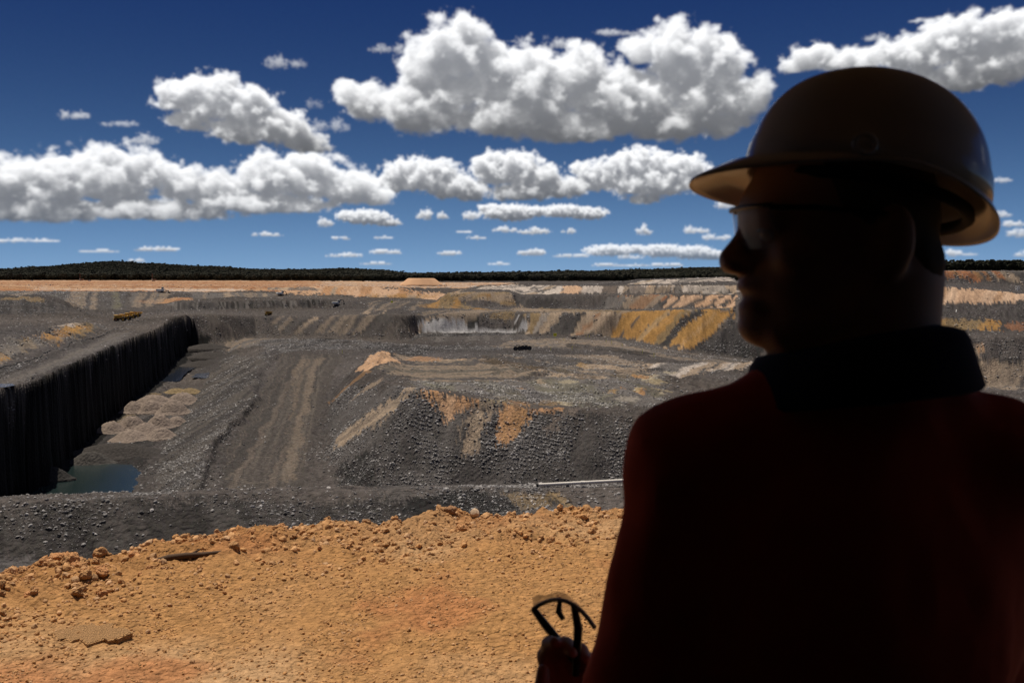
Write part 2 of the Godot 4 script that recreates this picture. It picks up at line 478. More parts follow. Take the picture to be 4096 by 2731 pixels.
func height_drop(px: float, r: float) -> float:
	# the surveyed ground with its irregular edges and lumps
	var d := exp(r)
	var x := (px - MIDX) / LENS * d
	var calm := smoothstep(100.0, 300.0, d)
	var w := sway(px, r)
	var h := base_drop(w.x, w.y)
	# tipped and blasted ground is hummocky
	var hum := smoothstep(1040.0, 1120.0, px) * smoothstep(380.0, 420.0, d) * smoothstep(680.0, 600.0, d) * 3.4 * smoothstep(470.0, 500.0, d + (px - 1100.0) * 0.35)
	hum += smoothstep(260.0, 200.0, px - (d - 700.0) * 0.2) * smoothstep(430.0, 480.0, d) * smoothstep(1020.0, 940.0, d) * 3.6
	if hum > 0.01:
		h -= hum * (0.5 - 1.5 * absf(rough.get_noise_2d(x * 0.32, d * 0.32))) 
	return h - rough.get_noise_2d(x, d) * (0.35 + 0.6 * calm)

# ---------------------------------------------------------------- the mine as one sheet of ground
var spray := FastNoiseLite.new()
var cols := PackedFloat32Array()
var rows := PackedFloat32Array()
var verts := PackedVector3Array()
var tint := PackedColorArray()
var stony := PackedFloat32Array()   # how much loose rock lies at each vertex

func lay_grid() -> void:
	var x := -690.0
	while x < 3000.0:
		cols.append(x)
		x += 3.0 if x > -50.0 and x < 2400.0 else 11.0
	var r := 3.4
	while r < 7.99:
		rows.append(r)
		r += 0.03 if r < 4.65 else (0.0042 if r < 7.5 else 0.012)

func mesh_rows(from: int, to: int) -> void:
	var nc := cols.size()
	for j in range(from, to):
		var r := rows[j]
		var d := exp(r)
		for i in nc:
			var px := cols[i]
			var x := (px - MIDX) / LENS * d
			verts[j * nc + i] = Vector3(x, EYE - height_drop(px, r), -d)
			var big := jag.get_noise_2d(x * 0.21 + 90.0, d * 0.21)
			var fine := grain.get_noise_2d(x, d)
			var k := 0.072 * (1.0 + 0.55 * big + 0.5 * fine)
			var warm := 0.5 + 0.5 * jag.get_noise_2d(x * 0.12 - 700.0, d * 0.12 + 55.0)
			tint[j * nc + i] = Color(k * (1.04 + 0.16 * warm), k * (0.97 + 0.03 * warm), k * (1.0 - 0.16 * warm))

func col_of(px: float) -> int:
	var lo := 0
	var hi := cols.size() - 1
	while lo < hi:
		var mid := (lo + hi) / 2
		if cols[mid] < px:
			lo = mid + 1
		else:
			hi = mid
	return lo

func row_of(r: float) -> int:
	var lo := 0
	var hi := rows.size() - 1
	while lo < hi:
		var mid := (lo + hi) / 2
		if rows[mid] < r:
			lo = mid + 1
		else:
			hi = mid
	return lo

# an outlined patch of ground. colors: one colour, or several that alternate in stripes running from one point to another
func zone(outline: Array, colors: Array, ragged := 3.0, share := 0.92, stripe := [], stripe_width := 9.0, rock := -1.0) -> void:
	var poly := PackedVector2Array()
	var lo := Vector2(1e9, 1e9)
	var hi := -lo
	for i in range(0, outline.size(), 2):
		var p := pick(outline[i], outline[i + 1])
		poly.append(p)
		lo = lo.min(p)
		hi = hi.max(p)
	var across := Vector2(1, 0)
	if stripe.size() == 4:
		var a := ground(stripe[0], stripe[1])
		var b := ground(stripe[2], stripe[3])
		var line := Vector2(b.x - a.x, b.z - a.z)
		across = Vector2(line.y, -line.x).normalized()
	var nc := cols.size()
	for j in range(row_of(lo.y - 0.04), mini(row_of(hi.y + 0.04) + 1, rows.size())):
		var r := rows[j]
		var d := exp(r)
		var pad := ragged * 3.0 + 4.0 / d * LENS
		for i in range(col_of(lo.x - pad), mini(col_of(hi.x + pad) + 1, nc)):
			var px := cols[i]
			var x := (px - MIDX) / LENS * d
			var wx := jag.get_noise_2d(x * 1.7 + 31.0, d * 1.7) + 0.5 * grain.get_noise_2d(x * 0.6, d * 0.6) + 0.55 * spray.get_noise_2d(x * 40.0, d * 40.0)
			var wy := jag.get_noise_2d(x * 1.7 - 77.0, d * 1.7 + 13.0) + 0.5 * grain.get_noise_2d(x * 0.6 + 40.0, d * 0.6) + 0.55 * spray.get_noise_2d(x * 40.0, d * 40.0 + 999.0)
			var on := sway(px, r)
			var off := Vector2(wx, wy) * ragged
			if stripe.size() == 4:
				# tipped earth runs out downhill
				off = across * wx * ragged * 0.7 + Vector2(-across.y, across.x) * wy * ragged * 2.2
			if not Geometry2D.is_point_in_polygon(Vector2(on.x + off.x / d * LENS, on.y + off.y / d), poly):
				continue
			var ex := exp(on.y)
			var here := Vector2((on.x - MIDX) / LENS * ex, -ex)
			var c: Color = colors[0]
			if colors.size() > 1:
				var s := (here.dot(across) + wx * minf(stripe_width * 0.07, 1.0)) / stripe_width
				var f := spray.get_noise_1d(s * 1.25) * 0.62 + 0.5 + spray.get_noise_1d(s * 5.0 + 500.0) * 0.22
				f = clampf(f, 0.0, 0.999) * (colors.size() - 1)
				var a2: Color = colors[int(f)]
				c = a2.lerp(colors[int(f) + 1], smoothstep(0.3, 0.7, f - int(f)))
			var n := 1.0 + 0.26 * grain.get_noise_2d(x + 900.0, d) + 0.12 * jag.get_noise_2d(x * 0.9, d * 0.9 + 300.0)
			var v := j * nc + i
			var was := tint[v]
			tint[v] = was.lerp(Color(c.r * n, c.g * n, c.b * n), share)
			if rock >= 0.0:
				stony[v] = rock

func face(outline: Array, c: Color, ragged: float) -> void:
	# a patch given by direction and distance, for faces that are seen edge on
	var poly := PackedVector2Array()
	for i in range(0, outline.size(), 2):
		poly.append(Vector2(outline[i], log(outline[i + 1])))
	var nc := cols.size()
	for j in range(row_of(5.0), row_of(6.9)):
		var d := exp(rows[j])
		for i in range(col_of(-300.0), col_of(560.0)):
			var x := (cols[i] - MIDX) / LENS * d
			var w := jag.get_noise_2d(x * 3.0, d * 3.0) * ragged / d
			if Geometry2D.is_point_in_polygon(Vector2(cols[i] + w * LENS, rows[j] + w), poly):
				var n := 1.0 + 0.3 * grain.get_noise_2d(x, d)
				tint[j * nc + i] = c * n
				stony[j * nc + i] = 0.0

# wheel tracks: a band along a line on the ground
func track(line: Array, width: float, c: Color, share: float) -> void:
	var p := PackedVector2Array()
	for i in range(0, line.size(), 2):
		var g := ground(line[i], line[i + 1])
		p.append(Vector2(g.x, g.z))
	var curve := Curve2D.new()
	for i in p.size():
		var t := (p[mini(i + 1, p.size() - 1)] - p[maxi(i - 1, 0)]) / 6.0
		curve.add_point(p[i], -t, t)
	var q := curve.tessellate(4)
	var nc := cols.size()
	for i in q.size() - 1:
		var a := q[i]
		var b := q[i + 1]
		for e in [a, b]:
			pass
		var d0 := minf(-a.y, -b.y) - width
		var d1 := maxf(-a.y, -b.y) + width
		for j in range(row_of(log(d0)), row_of(log(d1)) + 1):
			var d := exp(rows[j])
			var x0 := minf(a.x, b.x) - width
			var x1 := maxf(a.x, b.x) + width
			for k in range(col_of(x0 / d * LENS + MIDX), mini(col_of(x1 / d * LENS + MIDX) + 1, nc)):
				var x := (cols[k] - MIDX) / LENS * d
				var near := Geometry2D.get_closest_point_to_segment(Vector2(x, -d), a, b).distance_to(Vector2(x, -d))
				var w := smoothstep(width, width * 0.3, near + width * 0.5 * grain.get_noise_2d(x * 0.5, d * 0.5))
				if w > 0.0:
					var v := j * nc + k
					tint[v] = tint[v].lerp(c, w * share * 0.6)
					stony[v] = minf(stony[v], 0.02) if stony[v] >= 0.0 else 0.02

func drop_xz(x: float, d: float) -> float:
	return base_drop(x / d * LENS + MIDX, log(d))

func build_mine() -> void:
	jag.seed = 11
	jag.noise_type = FastNoiseLite.TYPE_SIMPLEX_SMOOTH
	jag.frequency = 0.022
	jag.fractal_octaves = 4
	rough.seed = 5
	rough.noise_type = FastNoiseLite.TYPE_SIMPLEX_SMOOTH
	rough.frequency = 0.09
	rough.fractal_octaves = 5
	grain.seed = 23
	grain.noise_type = FastNoiseLite.TYPE_SIMPLEX
	grain.frequency = 0.32
	grain.fractal_octaves = 3
	spray.seed = 77
	spray.noise_type = FastNoiseLite.TYPE_VALUE
	spray.frequency = 1.0
	spray.fractal_type = FastNoiseLite.FRACTAL_NONE
	survey()
	raster()
	lay_grid()
	var total := cols.size() * rows.size()
	verts.resize(total)
	tint.resize(total)
	stony.resize(total)
	stony.fill(-1.0)
	mesh_rows(0, rows.size())
	zones()
	var nc := cols.size()
	var idx := PackedInt32Array()
	idx.resize((nc - 1) * (rows.size() - 1) * 6)
	var n := 0
	for j in rows.size() - 1:
		for i in nc - 1:
			var v := j * nc + i
			idx[n] = v
			idx[n + 1] = v + nc
			idx[n + 2] = v + 1
			idx[n + 3] = v + 1
			idx[n + 4] = v + nc
			idx[n + 5] = v + nc + 1
			n += 6
	var normals := PackedVector3Array()
	normals.resize(total)
	for j in rows.size():
		for i in nc:
			var v := j * nc + i
			var e := verts[j * nc + mini(i + 1, nc - 1)] - verts[j * nc + maxi(i - 1, 0)]
			var f := verts[mini(j + 1, rows.size() - 1) * nc + i] - verts[maxi(j - 1, 0) * nc + i]
			normals[v] = e.cross(f).normalized()
	var a := []
	a.resize(Mesh.ARRAY_MAX)
	a[Mesh.ARRAY_VERTEX] = verts
	a[Mesh.ARRAY_NORMAL] = normals
	a[Mesh.ARRAY_COLOR] = tint
	a[Mesh.ARRAY_INDEX] = idx
	var m := ArrayMesh.new()
	m.add_surface_from_arrays(Mesh.PRIMITIVE_TRIANGLES, a)
	setting("mine_ground", m, soil_material())

func noise_texture(size: int, seed_of: int, frequency: float, octaves: int, low: Color, high: Color, kind := FastNoiseLite.TYPE_SIMPLEX) -> NoiseTexture2D:
	var n := FastNoiseLite.new()
	n.seed = seed_of
	n.noise_type = kind
	n.frequency = frequency
	n.fractal_octaves = octaves
	var t := NoiseTexture2D.new()
	t.width = size
	t.height = size
	t.seamless = true
	t.noise = n
	t.generate_mipmaps = false
	var g := Gradient.new()
	g.set_color(0, low)
	g.set_color(1, high)
	t.color_ramp = g
	return t

func soil_material() -> StandardMaterial3D:
	var m := StandardMaterial3D.new()
	m.vertex_color_use_as_albedo = true
	m.roughness = 0.95
	m.metallic_specular = 0.25
	m.albedo_texture = noise_texture(1024, 3, 0.02, 5, Color(0.72, 0.72, 0.72), Color(1.0, 1.0, 1.0))
	m.uv1_triplanar = true
	m.uv1_world_triplanar = true
	m.uv1_scale = Vector3.ONE / 47.0
	m.heightmap_enabled = true
	m.heightmap_texture = noise_texture(1024, 8, 0.03, 5, Color.BLACK, Color.WHITE)
	m.heightmap_scale = 55.0
	return m

func zones() -> void:
	var pale := lin(0.56, 0.37, 0.24)
	var peach := lin(0.52, 0.33, 0.2)
	var white := lin(0.55, 0.48, 0.42)
	var rust := lin(0.34, 0.15, 0.07)
	var orange := lin(0.44, 0.25, 0.13)
	var ochre := lin(0.36, 0.2, 0.065)
	var khaki := lin(0.24, 0.17, 0.09)
	var tan := lin(0.37, 0.285, 0.205)
	var buff := lin(0.26, 0.205, 0.155)
	var grey := lin(0.085, 0.078, 0.075)
	var ash := lin(0.15, 0.138, 0.13)
	var green := lin(0.15, 0.14, 0.1)
	var coal := lin(0.02, 0.019, 0.019)
	var slate := lin(0.045, 0.042, 0.042)
	# rim of the pit, left half
	zone([-300, 642.5, -300, 668, 0, 668, 450, 669, 640, 670, 738, 668, 738, 643, 450, 643.5, 200, 641.5], [orange, rust, peach, orange, rust, pale, orange], 9.0, 0.9, [80, 652, 520, 652], 26.0)
	zone([85, 660, 300, 661, 430, 661, 560, 664, 560, 669, 300, 667, 85, 666], [white, peach, white], 5.0, 0.9, [100, 664, 400, 664], 10.0)
	zone([-300, 663, -300, 669, 90, 668, 70, 661], [rust, orange], 6.0, 0.8, [-100, 665, 60, 665], 12.0)
	zone([738, 643, 738, 662, 850, 662, 1063, 662, 1180, 655, 1180, 649, 1000, 648, 850, 646], [pale, peach, orange, white, peach], 10.0, 0.9, [850, 653, 1050, 653], 26.0)
	zone([640, 660, 738, 658, 850, 658, 1063, 664, 1063, 685, 960, 683, 850, 682, 720, 676, 640, 672], [peach, pale, orange, tan], 6.0, 0.92, [850, 660, 845, 680], 30.0)
	zone([830, 676, 930, 675, 1010, 680, 1000, 685, 850, 683], [ochre, tan], 5.0, 0.6, [850, 660, 845, 680], 20.0)
	zone([610, 660, 700, 659, 735, 661, 735, 667, 620, 667], [grey, ash, tan], 5.0, 0.85, [680, 660, 672, 667], 18.0)
	# grey-green ground below it, rust seam
	zone([-300, 668, 0, 668, 170, 669, 290, 671, 290, 711, 180, 711, 140, 690, 0, 680, -300, 682], [green, grey, buff, green], 6.0, 0.8, [230, 672, 230, 708], 30.0, 0.6)
	zone([315, 690, 440, 684, 440, 690, 330, 697], [rust, orange], 4.0, 0.85)
	zone([300, 672, 400, 673, 380, 690, 330, 708, 300, 705], [ash, buff, grey], 4.0, 0.7, [340, 674, 325, 704], 14.0)
	zone([0, 684, 90, 684, 110, 690, 60, 695, 0, 693], [khaki], 4.0, 0.7)
	zone([440, 672, 640, 674, 600, 682, 440, 686], [tan, ash, buff], 5.0, 0.7, [500, 674, 500, 684], 25.0)
	# coloured bank on the left
	zone([-200, 850, 0, 812, 112, 764, 210, 747, 240, 744, 236, 757, 190, 775, 125, 795, 0, 830, -200, 880], [ochre, buff, ash, khaki], 6.0, 0.75, [112, 762, 130, 790], 22.0, 0.8)
	zone([80, 778, 125, 765, 205, 750, 215, 758, 165, 775, 100, 786], [ochre, lin(0.3, 0.17, 0.07)], 4.0, 0.85, [112, 762, 130, 790], 10.0)
	zone([115, 757, 165, 746, 185, 746, 160, 757], [white, tan], 3.0, 0.7)
	zone([-20, 805, 12, 812, 24, 826, 0, 830, -20, 832], [ochre], 2.0, 0.9)
	zone([-250, 690, 0, 691, 100, 693, 165, 711, 120, 722, 0, 725, -250, 742], [coal, slate, grey, slate], 4.0, 0.85, [50, 690, 50, 720], 7.0, 0.5)
	zone([-30, 795, 30, 784, 80, 782, 95, 796, 60, 812, -30, 838], [lin(0.2, 0.18, 0.16)], 5.0, 0.6, [], 9.0, 1.0)
	zone([-100, 912, 0, 870, 100, 836, 200, 797, 262, 764, 300, 762, 280, 780, 200, 815, 100, 856, 0, 896], [ash, lin(0.11, 0.1, 0.095), ash], 4.0, 0.7, [60, 860, 240, 785], 7.0, 0.05)
	zone([-100, 890, 0, 846, 80, 828, 160, 798, 205, 782, 205, 790, 120, 822, 0, 862], [slate, grey], 3.0, 0.7, [], 9.0, 0.3)
	zone([375, 700, 590, 691, 738, 688, 738, 706, 588, 708, 400, 711], [slate, grey, coal, ash, slate], 3.0, 0.8, [580, 692, 580, 706], 8.0, 0.3)
	# right: third row of dumps and white heaps
	zone([1085, 665, 1110, 658, 1176, 654.5, 1296, 657.5, 1430, 657.5, 1551, 656.5, 1691, 656.5, 1691, 673.5, 1551, 673, 1351, 674, 1190, 674, 1176, 667], [white, pale, grey, tan, white, ash, white], 2.0, 0.92, [1328, 659, 1308, 671], 13.0)
	zone([1440, 653, 1466, 643.5, 1570, 641.5, 1680, 638.5, 1691, 650, 1560, 651.5], [white, ash, white, tan], 3.0, 0.92, [1560, 644, 1550, 649], 14.0)
	# second row
	zone([1001, 696, 1033, 672, 1176, 671, 1184, 706, 1030, 700], [lin(0.32, 0.22, 0.115), tan, lin(0.34, 0.2, 0.08), lin(0.3, 0.22, 0.13), buff], 1.5, 0.9, [1088, 676, 1062, 693], 8.0)
	zone([958, 700, 1001, 694, 1060, 698, 1138, 712, 1060, 709, 970, 705], [khaki, ochre], 3.0, 0.8)
	zone([1190, 678, 1420, 678, 1470, 684, 1400, 708, 1180, 705], [grey, slate, grey], 2.0, 0.85, [1300, 680, 1270, 705], 20.0, 0.5)
	zone([1420, 684, 1500, 676, 1560, 678, 1480, 709, 1400, 708], [buff, rust, grey, tan, grey], 2.0, 0.85, [1495, 682, 1450, 703], 9.0)
	zone([1530, 680, 1560, 677, 1690, 678, 1690, 708, 1500, 709], [pale, grey, pale, peach, slate, pale], 2.0, 0.9, [1585, 682, 1535, 702], 11.0)
	# berm road between
	zone([1176, 707, 1330, 710, 1436, 712, 1690, 706, 1690, 712, 1436, 717, 1286, 719, 1176, 716], [khaki, tan, grey], 3.0, 0.65, [1400, 712, 1500, 712], 30.0)
	# first row, the big streaked face
	zone([1211, 719, 1286, 718, 1340, 718, 1310, 745, 1250, 769, 1205, 769], [buff, khaki, tan, ash], 2.0, 0.88, [1265, 726, 1232, 758], 9.0)
	zone([1290, 720, 1345, 720, 1330, 755, 1310, 771, 1252, 769, 1270, 748], [grey, slate], 2.0, 0.85, [1310, 728, 1285, 760], 20.0, 0.8)
	zone([1350, 718, 1450, 715, 1420, 755, 1340, 772, 1305, 771], [tan, lin(0.22, 0.13, 0.08), tan, buff], 2.0, 0.9, [1395, 725, 1345, 760], 12.0)
	zone([1440, 716, 1561, 711, 1690, 708, 1690, 735, 1620, 775, 1530, 800, 1489, 788, 1414, 774, 1380, 768], [ochre, tan, grey, ochre, lin(0.4, 0.24, 0.09), khaki, ochre, grey, ochre], 2.0, 0.92, [1560, 720, 1490, 766], 8.0)
	zone([1600, 722, 1625, 720, 1570, 768, 1525, 795, 1505, 788], [slate, grey], 2.0, 0.9, [1610, 724, 1530, 788], 20.0, 0.9)
	zone([1680, 742, 1700, 742, 1760, 800, 1720, 822, 1664, 816, 1566, 806], [grey, slate, ash], 3.0, 0.9, [1680, 750, 1600, 806], 20.0, 1.0)
	zone([1690, 790, 1760, 790, 1740, 822, 1690, 818], [coal], 4.0, 0.9, [], 9.0, 1.0)
	# separate loads, tipped side by side down the three rows of dumps
	zone([1279, 656.8, 1294, 656.8, 1282, 674.4, 1269, 674.4], [white], 0.8, 0.9, [], 9.0, 0.03)
	zone([1296, 656.8, 1337, 656.7, 1329, 674.4, 1294, 674.4], [pale], 0.8, 0.9, [], 9.0, 0.03)
	zone([1340, 656.7, 1384, 656.7, 1376, 674.3, 1337, 674.4], [white], 0.8, 0.9, [], 9.0, 0.03)
	zone([1385, 656.7, 1416, 656.7, 1416, 674.3, 1379, 674.3], [lin(0.16, 0.13, 0.11)], 0.8, 0.9, [], 9.0, 0.03)
	zone([1422, 656.7, 1435, 656.6, 1430, 674.3, 1420, 674.3], [white], 0.8, 0.9, [], 9.0, 0.03)
	zone([1436, 656.6, 1449, 656.6, 1441, 674.3, 1431, 674.3], [buff], 0.8, 0.9, [], 9.0, 0.03)
	zone([1450, 656.6, 1484, 656.6, 1479, 674.2, 1446, 674.2], [lin(0.2, 0.17, 0.15)], 0.8, 0.9, [], 9.0, 0.03)
	zone([1485, 656.6, 1506, 656.6, 1499, 674.2, 1480, 674.2], [tan], 0.8, 0.9, [], 9.0, 0.03)
	zone([1509, 656.6, 1546, 656.5, 1536, 674.2, 1501, 674.2], [buff], 0.8, 0.9, [], 9.0, 0.03)
	zone([1551, 656.5, 1566, 656.5, 1556, 674.1, 1541, 674.2], [ash], 0.8, 0.9, [], 9.0, 0.03)
	zone([1569, 656.5, 1651, 656.4, 1676, 674.0, 1601, 674.1], [lin(0.34, 0.3, 0.26)], 0.8, 0.9, [], 9.0, 0.03)
	zone([1654, 656.4, 1691, 656.4, 1691, 674.0, 1679, 674.0], [tan], 0.8, 0.9, [], 9.0, 0.03)
	zone([1396, 684.2, 1441, 684.2, 1426, 709.8, 1391, 708.9], [ash], 0.8, 0.9, [], 9.0, 0.03)
	zone([1449, 684.2, 1474, 684.2, 1441, 709.9, 1429, 709.8], [buff], 0.8, 0.9, [], 9.0, 0.03)
	zone([1474, 679.2, 1511, 679.2, 1471, 709.3, 1441, 709.9], [lin(0.25, 0.15, 0.09)], 0.8, 0.9, [], 9.0, 0.03)
	zone([1511, 679.2, 1531, 679.2, 1491, 708.9, 1474, 709.2], [buff], 0.8, 0.9, [], 9.0, 0.03)
	zone([1531, 680.5, 1545, 680.5, 1504, 708.6, 1492, 708.9], [grey], 0.8, 0.9, [], 9.0, 0.03)
	zone([1545, 680.5, 1552, 680.5, 1512, 708.5, 1505, 708.6], [pale], 0.8, 0.9, [], 9.0, 0.03)
	zone([1555, 681.7, 1560, 681.7, 1525, 708.2, 1519, 708.3], [pale], 0.8, 0.9, [], 9.0, 0.03)
	zone([1561, 681.7, 1569, 681.7, 1534, 708.0, 1526, 708.2], [grey], 0.8, 0.9, [], 9.0, 0.03)
	zone([1569, 681.2, 1604, 681.2, 1567, 707.4, 1536, 708.0], [pale], 0.8, 0.9, [], 9.0, 0.03)
	zone([1604, 681.2, 1622, 681.2, 1587, 706.9, 1569, 707.3], [grey], 0.8, 0.9, [], 9.0, 0.03)
	zone([1624, 680.5, 1651, 680.5, 1620, 706.2, 1589, 706.9], [peach], 0.8, 0.9, [], 9.0, 0.03)
	zone([1652, 680.5, 1657, 680.5, 1626, 706.1, 1621, 706.2], [grey], 0.8, 0.9, [], 9.0, 0.03)
	zone([1657, 681.2, 1679, 681.2, 1649, 705.6, 1627, 706.1], [pale], 0.8, 0.9, [], 9.0, 0.03)
	zone([1679, 681.7, 1686, 681.7, 1657, 705.4, 1650, 705.6], [grey], 0.8, 0.9, [], 9.0, 0.03)
	zone([1219, 719.3, 1242, 719.0, 1222, 766.8, 1209, 766.8], [khaki], 0.8, 0.9, [], 9.0, 0.03)
	zone([1242, 719.0, 1264, 718.7, 1235, 766.8, 1222, 766.8], [lin(0.26, 0.23, 0.205)], 0.8, 0.9, [], 9.0, 0.03)
	zone([1264, 718.7, 1286, 718.4, 1257, 766.8, 1236, 766.8], [tan], 0.8, 0.9, [], 9.0, 0.03)
	zone([1287, 720.5, 1331, 720.5, 1307, 770.4, 1257, 769.1], [grey], 0.8, 0.9, [], 9.0, 0.9)
	zone([1349, 717.2, 1376, 716.7, 1319, 770.7, 1309, 770.4], [tan], 0.8, 0.9, [], 9.0, 0.03)
	zone([1377, 716.8, 1385, 716.8, 1327, 770.9, 1320, 770.7], [lin(0.3, 0.17, 0.1)], 0.8, 0.9, [], 9.0, 0.03)
	zone([1386, 716.8, 1410, 716.8, 1357, 770.5, 1327, 770.5], [lin(0.42, 0.32, 0.23)], 0.8, 0.9, [], 9.0, 0.03)
	zone([1411, 716.1, 1450, 715.4, 1399, 770.5, 1359, 770.5], [buff], 0.8, 0.9, [], 9.0, 0.03)
	zone([1451, 715.3, 1490, 714.3, 1428, 774.3, 1399, 772.6], [ochre], 0.8, 0.9, [], 9.0, 0.03)
	zone([1490, 714.3, 1499, 714.3, 1436, 774.3, 1429, 774.3], [grey], 0.8, 0.9, [], 9.0, 0.9)
	zone([1499, 713.6, 1527, 713.0, 1461, 779.3, 1437, 777.5], [ochre], 0.8, 0.9, [], 9.0, 0.03)
	zone([1528, 713.0, 1545, 713.0, 1474, 784.3, 1462, 782.5], [lin(0.36, 0.24, 0.12)], 0.8, 0.9, [], 9.0, 0.03)
	zone([1546, 713.0, 1577, 713.0, 1497, 789.3, 1474, 785.0], [ochre], 0.8, 0.9, [], 9.0, 0.03)
	zone([1578, 713.8, 1601, 713.8, 1511, 791.8, 1497, 789.9], [khaki], 0.8, 0.9, [], 9.0, 0.03)
	zone([1602, 719.3, 1622, 719.3, 1533, 796.8, 1512, 793.6], [slate], 0.8, 0.9, [], 9.0, 0.9)
	zone([1624, 718.0, 1677, 718.0, 1587, 805.5, 1534, 798.6], [lin(0.42, 0.235, 0.075)], 0.8, 0.9, [], 9.0, 0.03)
	zone([1646, 718.0, 1659, 718.0, 1566, 803.0, 1556, 803.0], [lin(0.45, 0.28, 0.13)], 0.8, 0.9, [], 9.0, 0.03)
	zone([1678, 724.3, 1691, 724.3, 1611, 810.1, 1589, 808.1], [grey], 0.8, 0.9, [], 9.0, 0.9)
	# pale face of blasted rock in the middle
	zone([957, 762, 968, 731, 1060, 732, 1206, 735, 1209, 764, 1176, 761], [lin(0.37, 0.365, 0.37)], 1.0, 0.96, [], 9.0, 0.02)
	zone([937, 764, 976, 730, 986, 730, 956, 760], [tan], 1.0, 0.85)
	zone([1062, 730, 1112, 732, 1100, 741, 1091, 744, 1087, 761, 1076, 761, 1070, 747], [coal], 3.0, 0.9)
	zone([1142, 730, 1198, 729, 1192, 745, 1181, 760, 1173, 760, 1164, 748, 1150, 741], [coal], 3.5, 0.85)
	zone([966, 714, 1180, 712, 1180, 728, 966, 727], [buff, grey, khaki, grey, buff], 2.0, 0.8, [1060, 717, 1040, 728], 16.0)
	# dark face in the middle, with pale tips
	zone([692, 748, 725, 728, 733, 728, 705, 748], [tan], 2.0, 0.7)
	zone([832, 720, 858, 697, 868, 697, 846, 721], [tan], 2.0, 0.75)
	zone([870, 720, 890, 706, 895, 706, 878, 720], [tan], 1.5, 0.8)
	zone([600, 728, 905, 724, 880, 775, 640, 765], [grey, slate, buff, grey], 3.0, 0.6, [800, 726, 760, 770], 24.0, 0.25)
	zone([840, 690, 1000, 694, 960, 712, 850, 716], [buff, grey], 4.0, 0.6)
	# floor and roads, paler where driven on
	zone([560, 775, 700, 778, 720, 790, 560, 800, 500, 800], [ash, buff], 5.0, 0.7)
	zone([1190, 780, 1290, 776, 1420, 785, 1500, 800, 1700, 824, 1690, 838, 1560, 826, 1400, 805, 1200, 797, 1100, 800], [ash, buff, grey], 3.0, 0.8, [1300, 790, 1500, 806], 5.0)
	zone([960, 768, 1200, 768, 1240, 780, 1000, 785], [grey, ash], 3.0, 0.6)
	zone([1300, 788, 1400, 796, 1500, 812, 1480, 818, 1400, 806, 1300, 797], [slate, coal], 3.0, 0.7)
	zone([590, 781, 760, 777, 900, 789, 1000, 794, 1150, 796, 1150, 803, 900, 803, 700, 801, 600, 796], [slate, grey, coal], 4.0, 0.75, [], 9.0, 1.0)
	zone([592, 832, 612, 788, 700, 780, 800, 788, 720, 804, 640, 811, 606, 836], [ash, grey, slate], 3.0, 0.7, [], 9.0, 1.0)
	zone([935, 786, 956, 767, 1176, 764, 1200, 768, 1100, 771, 970, 773], [coal, slate], 2.0, 0.8, [], 9.0, 0.8)
	zone([1400, 775, 1480, 789, 1560, 810, 1664, 819, 1720, 824, 1720, 831, 1640, 827, 1540, 817, 1440, 792], [slate, grey], 2.5, 0.75, [], 9.0, 0.6)
	zone([860, 800, 905, 795, 1000, 800, 990, 812, 905, 818, 875, 812], [slate, coal], 3.0, 0.7, [], 9.0, 0.5)
	# haul ramp
	zone([648, 815, 790, 817, 760, 880, 738, 940, 716, 1000, 700, 1060, 690, 1116, 480, 1132, 520, 1030, 560, 980, 606, 890], [lin(0.075, 0.066, 0.06), lin(0.1, 0.088, 0.078), lin(0.06, 0.054, 0.05), lin(0.12, 0.1, 0.085)], 1.5, 0.9, [716, 840, 590, 1110], 5.0, 0.02)
	zone([680, 830, 740, 822, 720, 880, 690, 980, 676, 1090, 640, 1110, 660, 980], [lin(0.17, 0.135, 0.105), lin(0.09, 0.078, 0.068), lin(0.15, 0.12, 0.095)], 3.0, 0.75, [725, 830, 655, 1090], 4.0, 0.0)
	# plateau behind the heap
	zone([880, 850, 960, 826, 1120, 824, 1240, 850, 1245, 878, 1060, 880, 960, 875], [lin(0.13, 0.115, 0.095), buff, grey], 5.0, 0.85, [1000, 850, 1150, 850], 6.0, 0.03)
	zone([1100, 815, 1400, 815, 1500, 845, 1350, 862, 1200, 850, 1110, 835], [lin(0.1, 0.075, 0.05), grey, buff], 5.0, 0.8, [1200, 830, 1300, 850], 30.0, 0.7)
	zone([950, 880, 1250, 876, 1520, 862, 1520, 935, 1300, 930, 1120, 908, 970, 892], [lin(0.15, 0.135, 0.1), lin(0.12, 0.11, 0.085), ash, lin(0.17, 0.16, 0.125)], 6.0, 0.85, [1200, 880, 1300, 930], 30.0, 1.0)
	zone([1250, 850, 1480, 836, 1500, 872, 1260, 880], [lin(0.13, 0.105, 0.075), ash, tan, buff], 6.0, 0.8, [1300, 850, 1400, 860], 14.0, 0.8)
	zone([1490, 838, 1640, 832, 1740, 830, 1700, 850, 1560, 870, 1500, 866], [ash, white, tan, grey], 3.0, 0.8, [1620, 834, 1570, 860], 12.0, 0.3)
	zone([890, 810, 950, 818, 1060, 826, 1000, 830, 920, 826], [orange, tan], 5.0, 0.6)
	# flank and foot of the heap: loose rock
	zone([756, 940, 800, 880, 870, 900, 960, 920, 1300, 960, 1480, 990, 1480, 1110, 1030, 1118, 850, 1126, 770, 1095, 750, 1000], [lin(0.11, 0.102, 0.098), lin(0.072, 0.067, 0.065), lin(0.12, 0.112, 0.106)], 4.0, 0.75, [900, 950, 850, 1050], 30.0, 1.0)
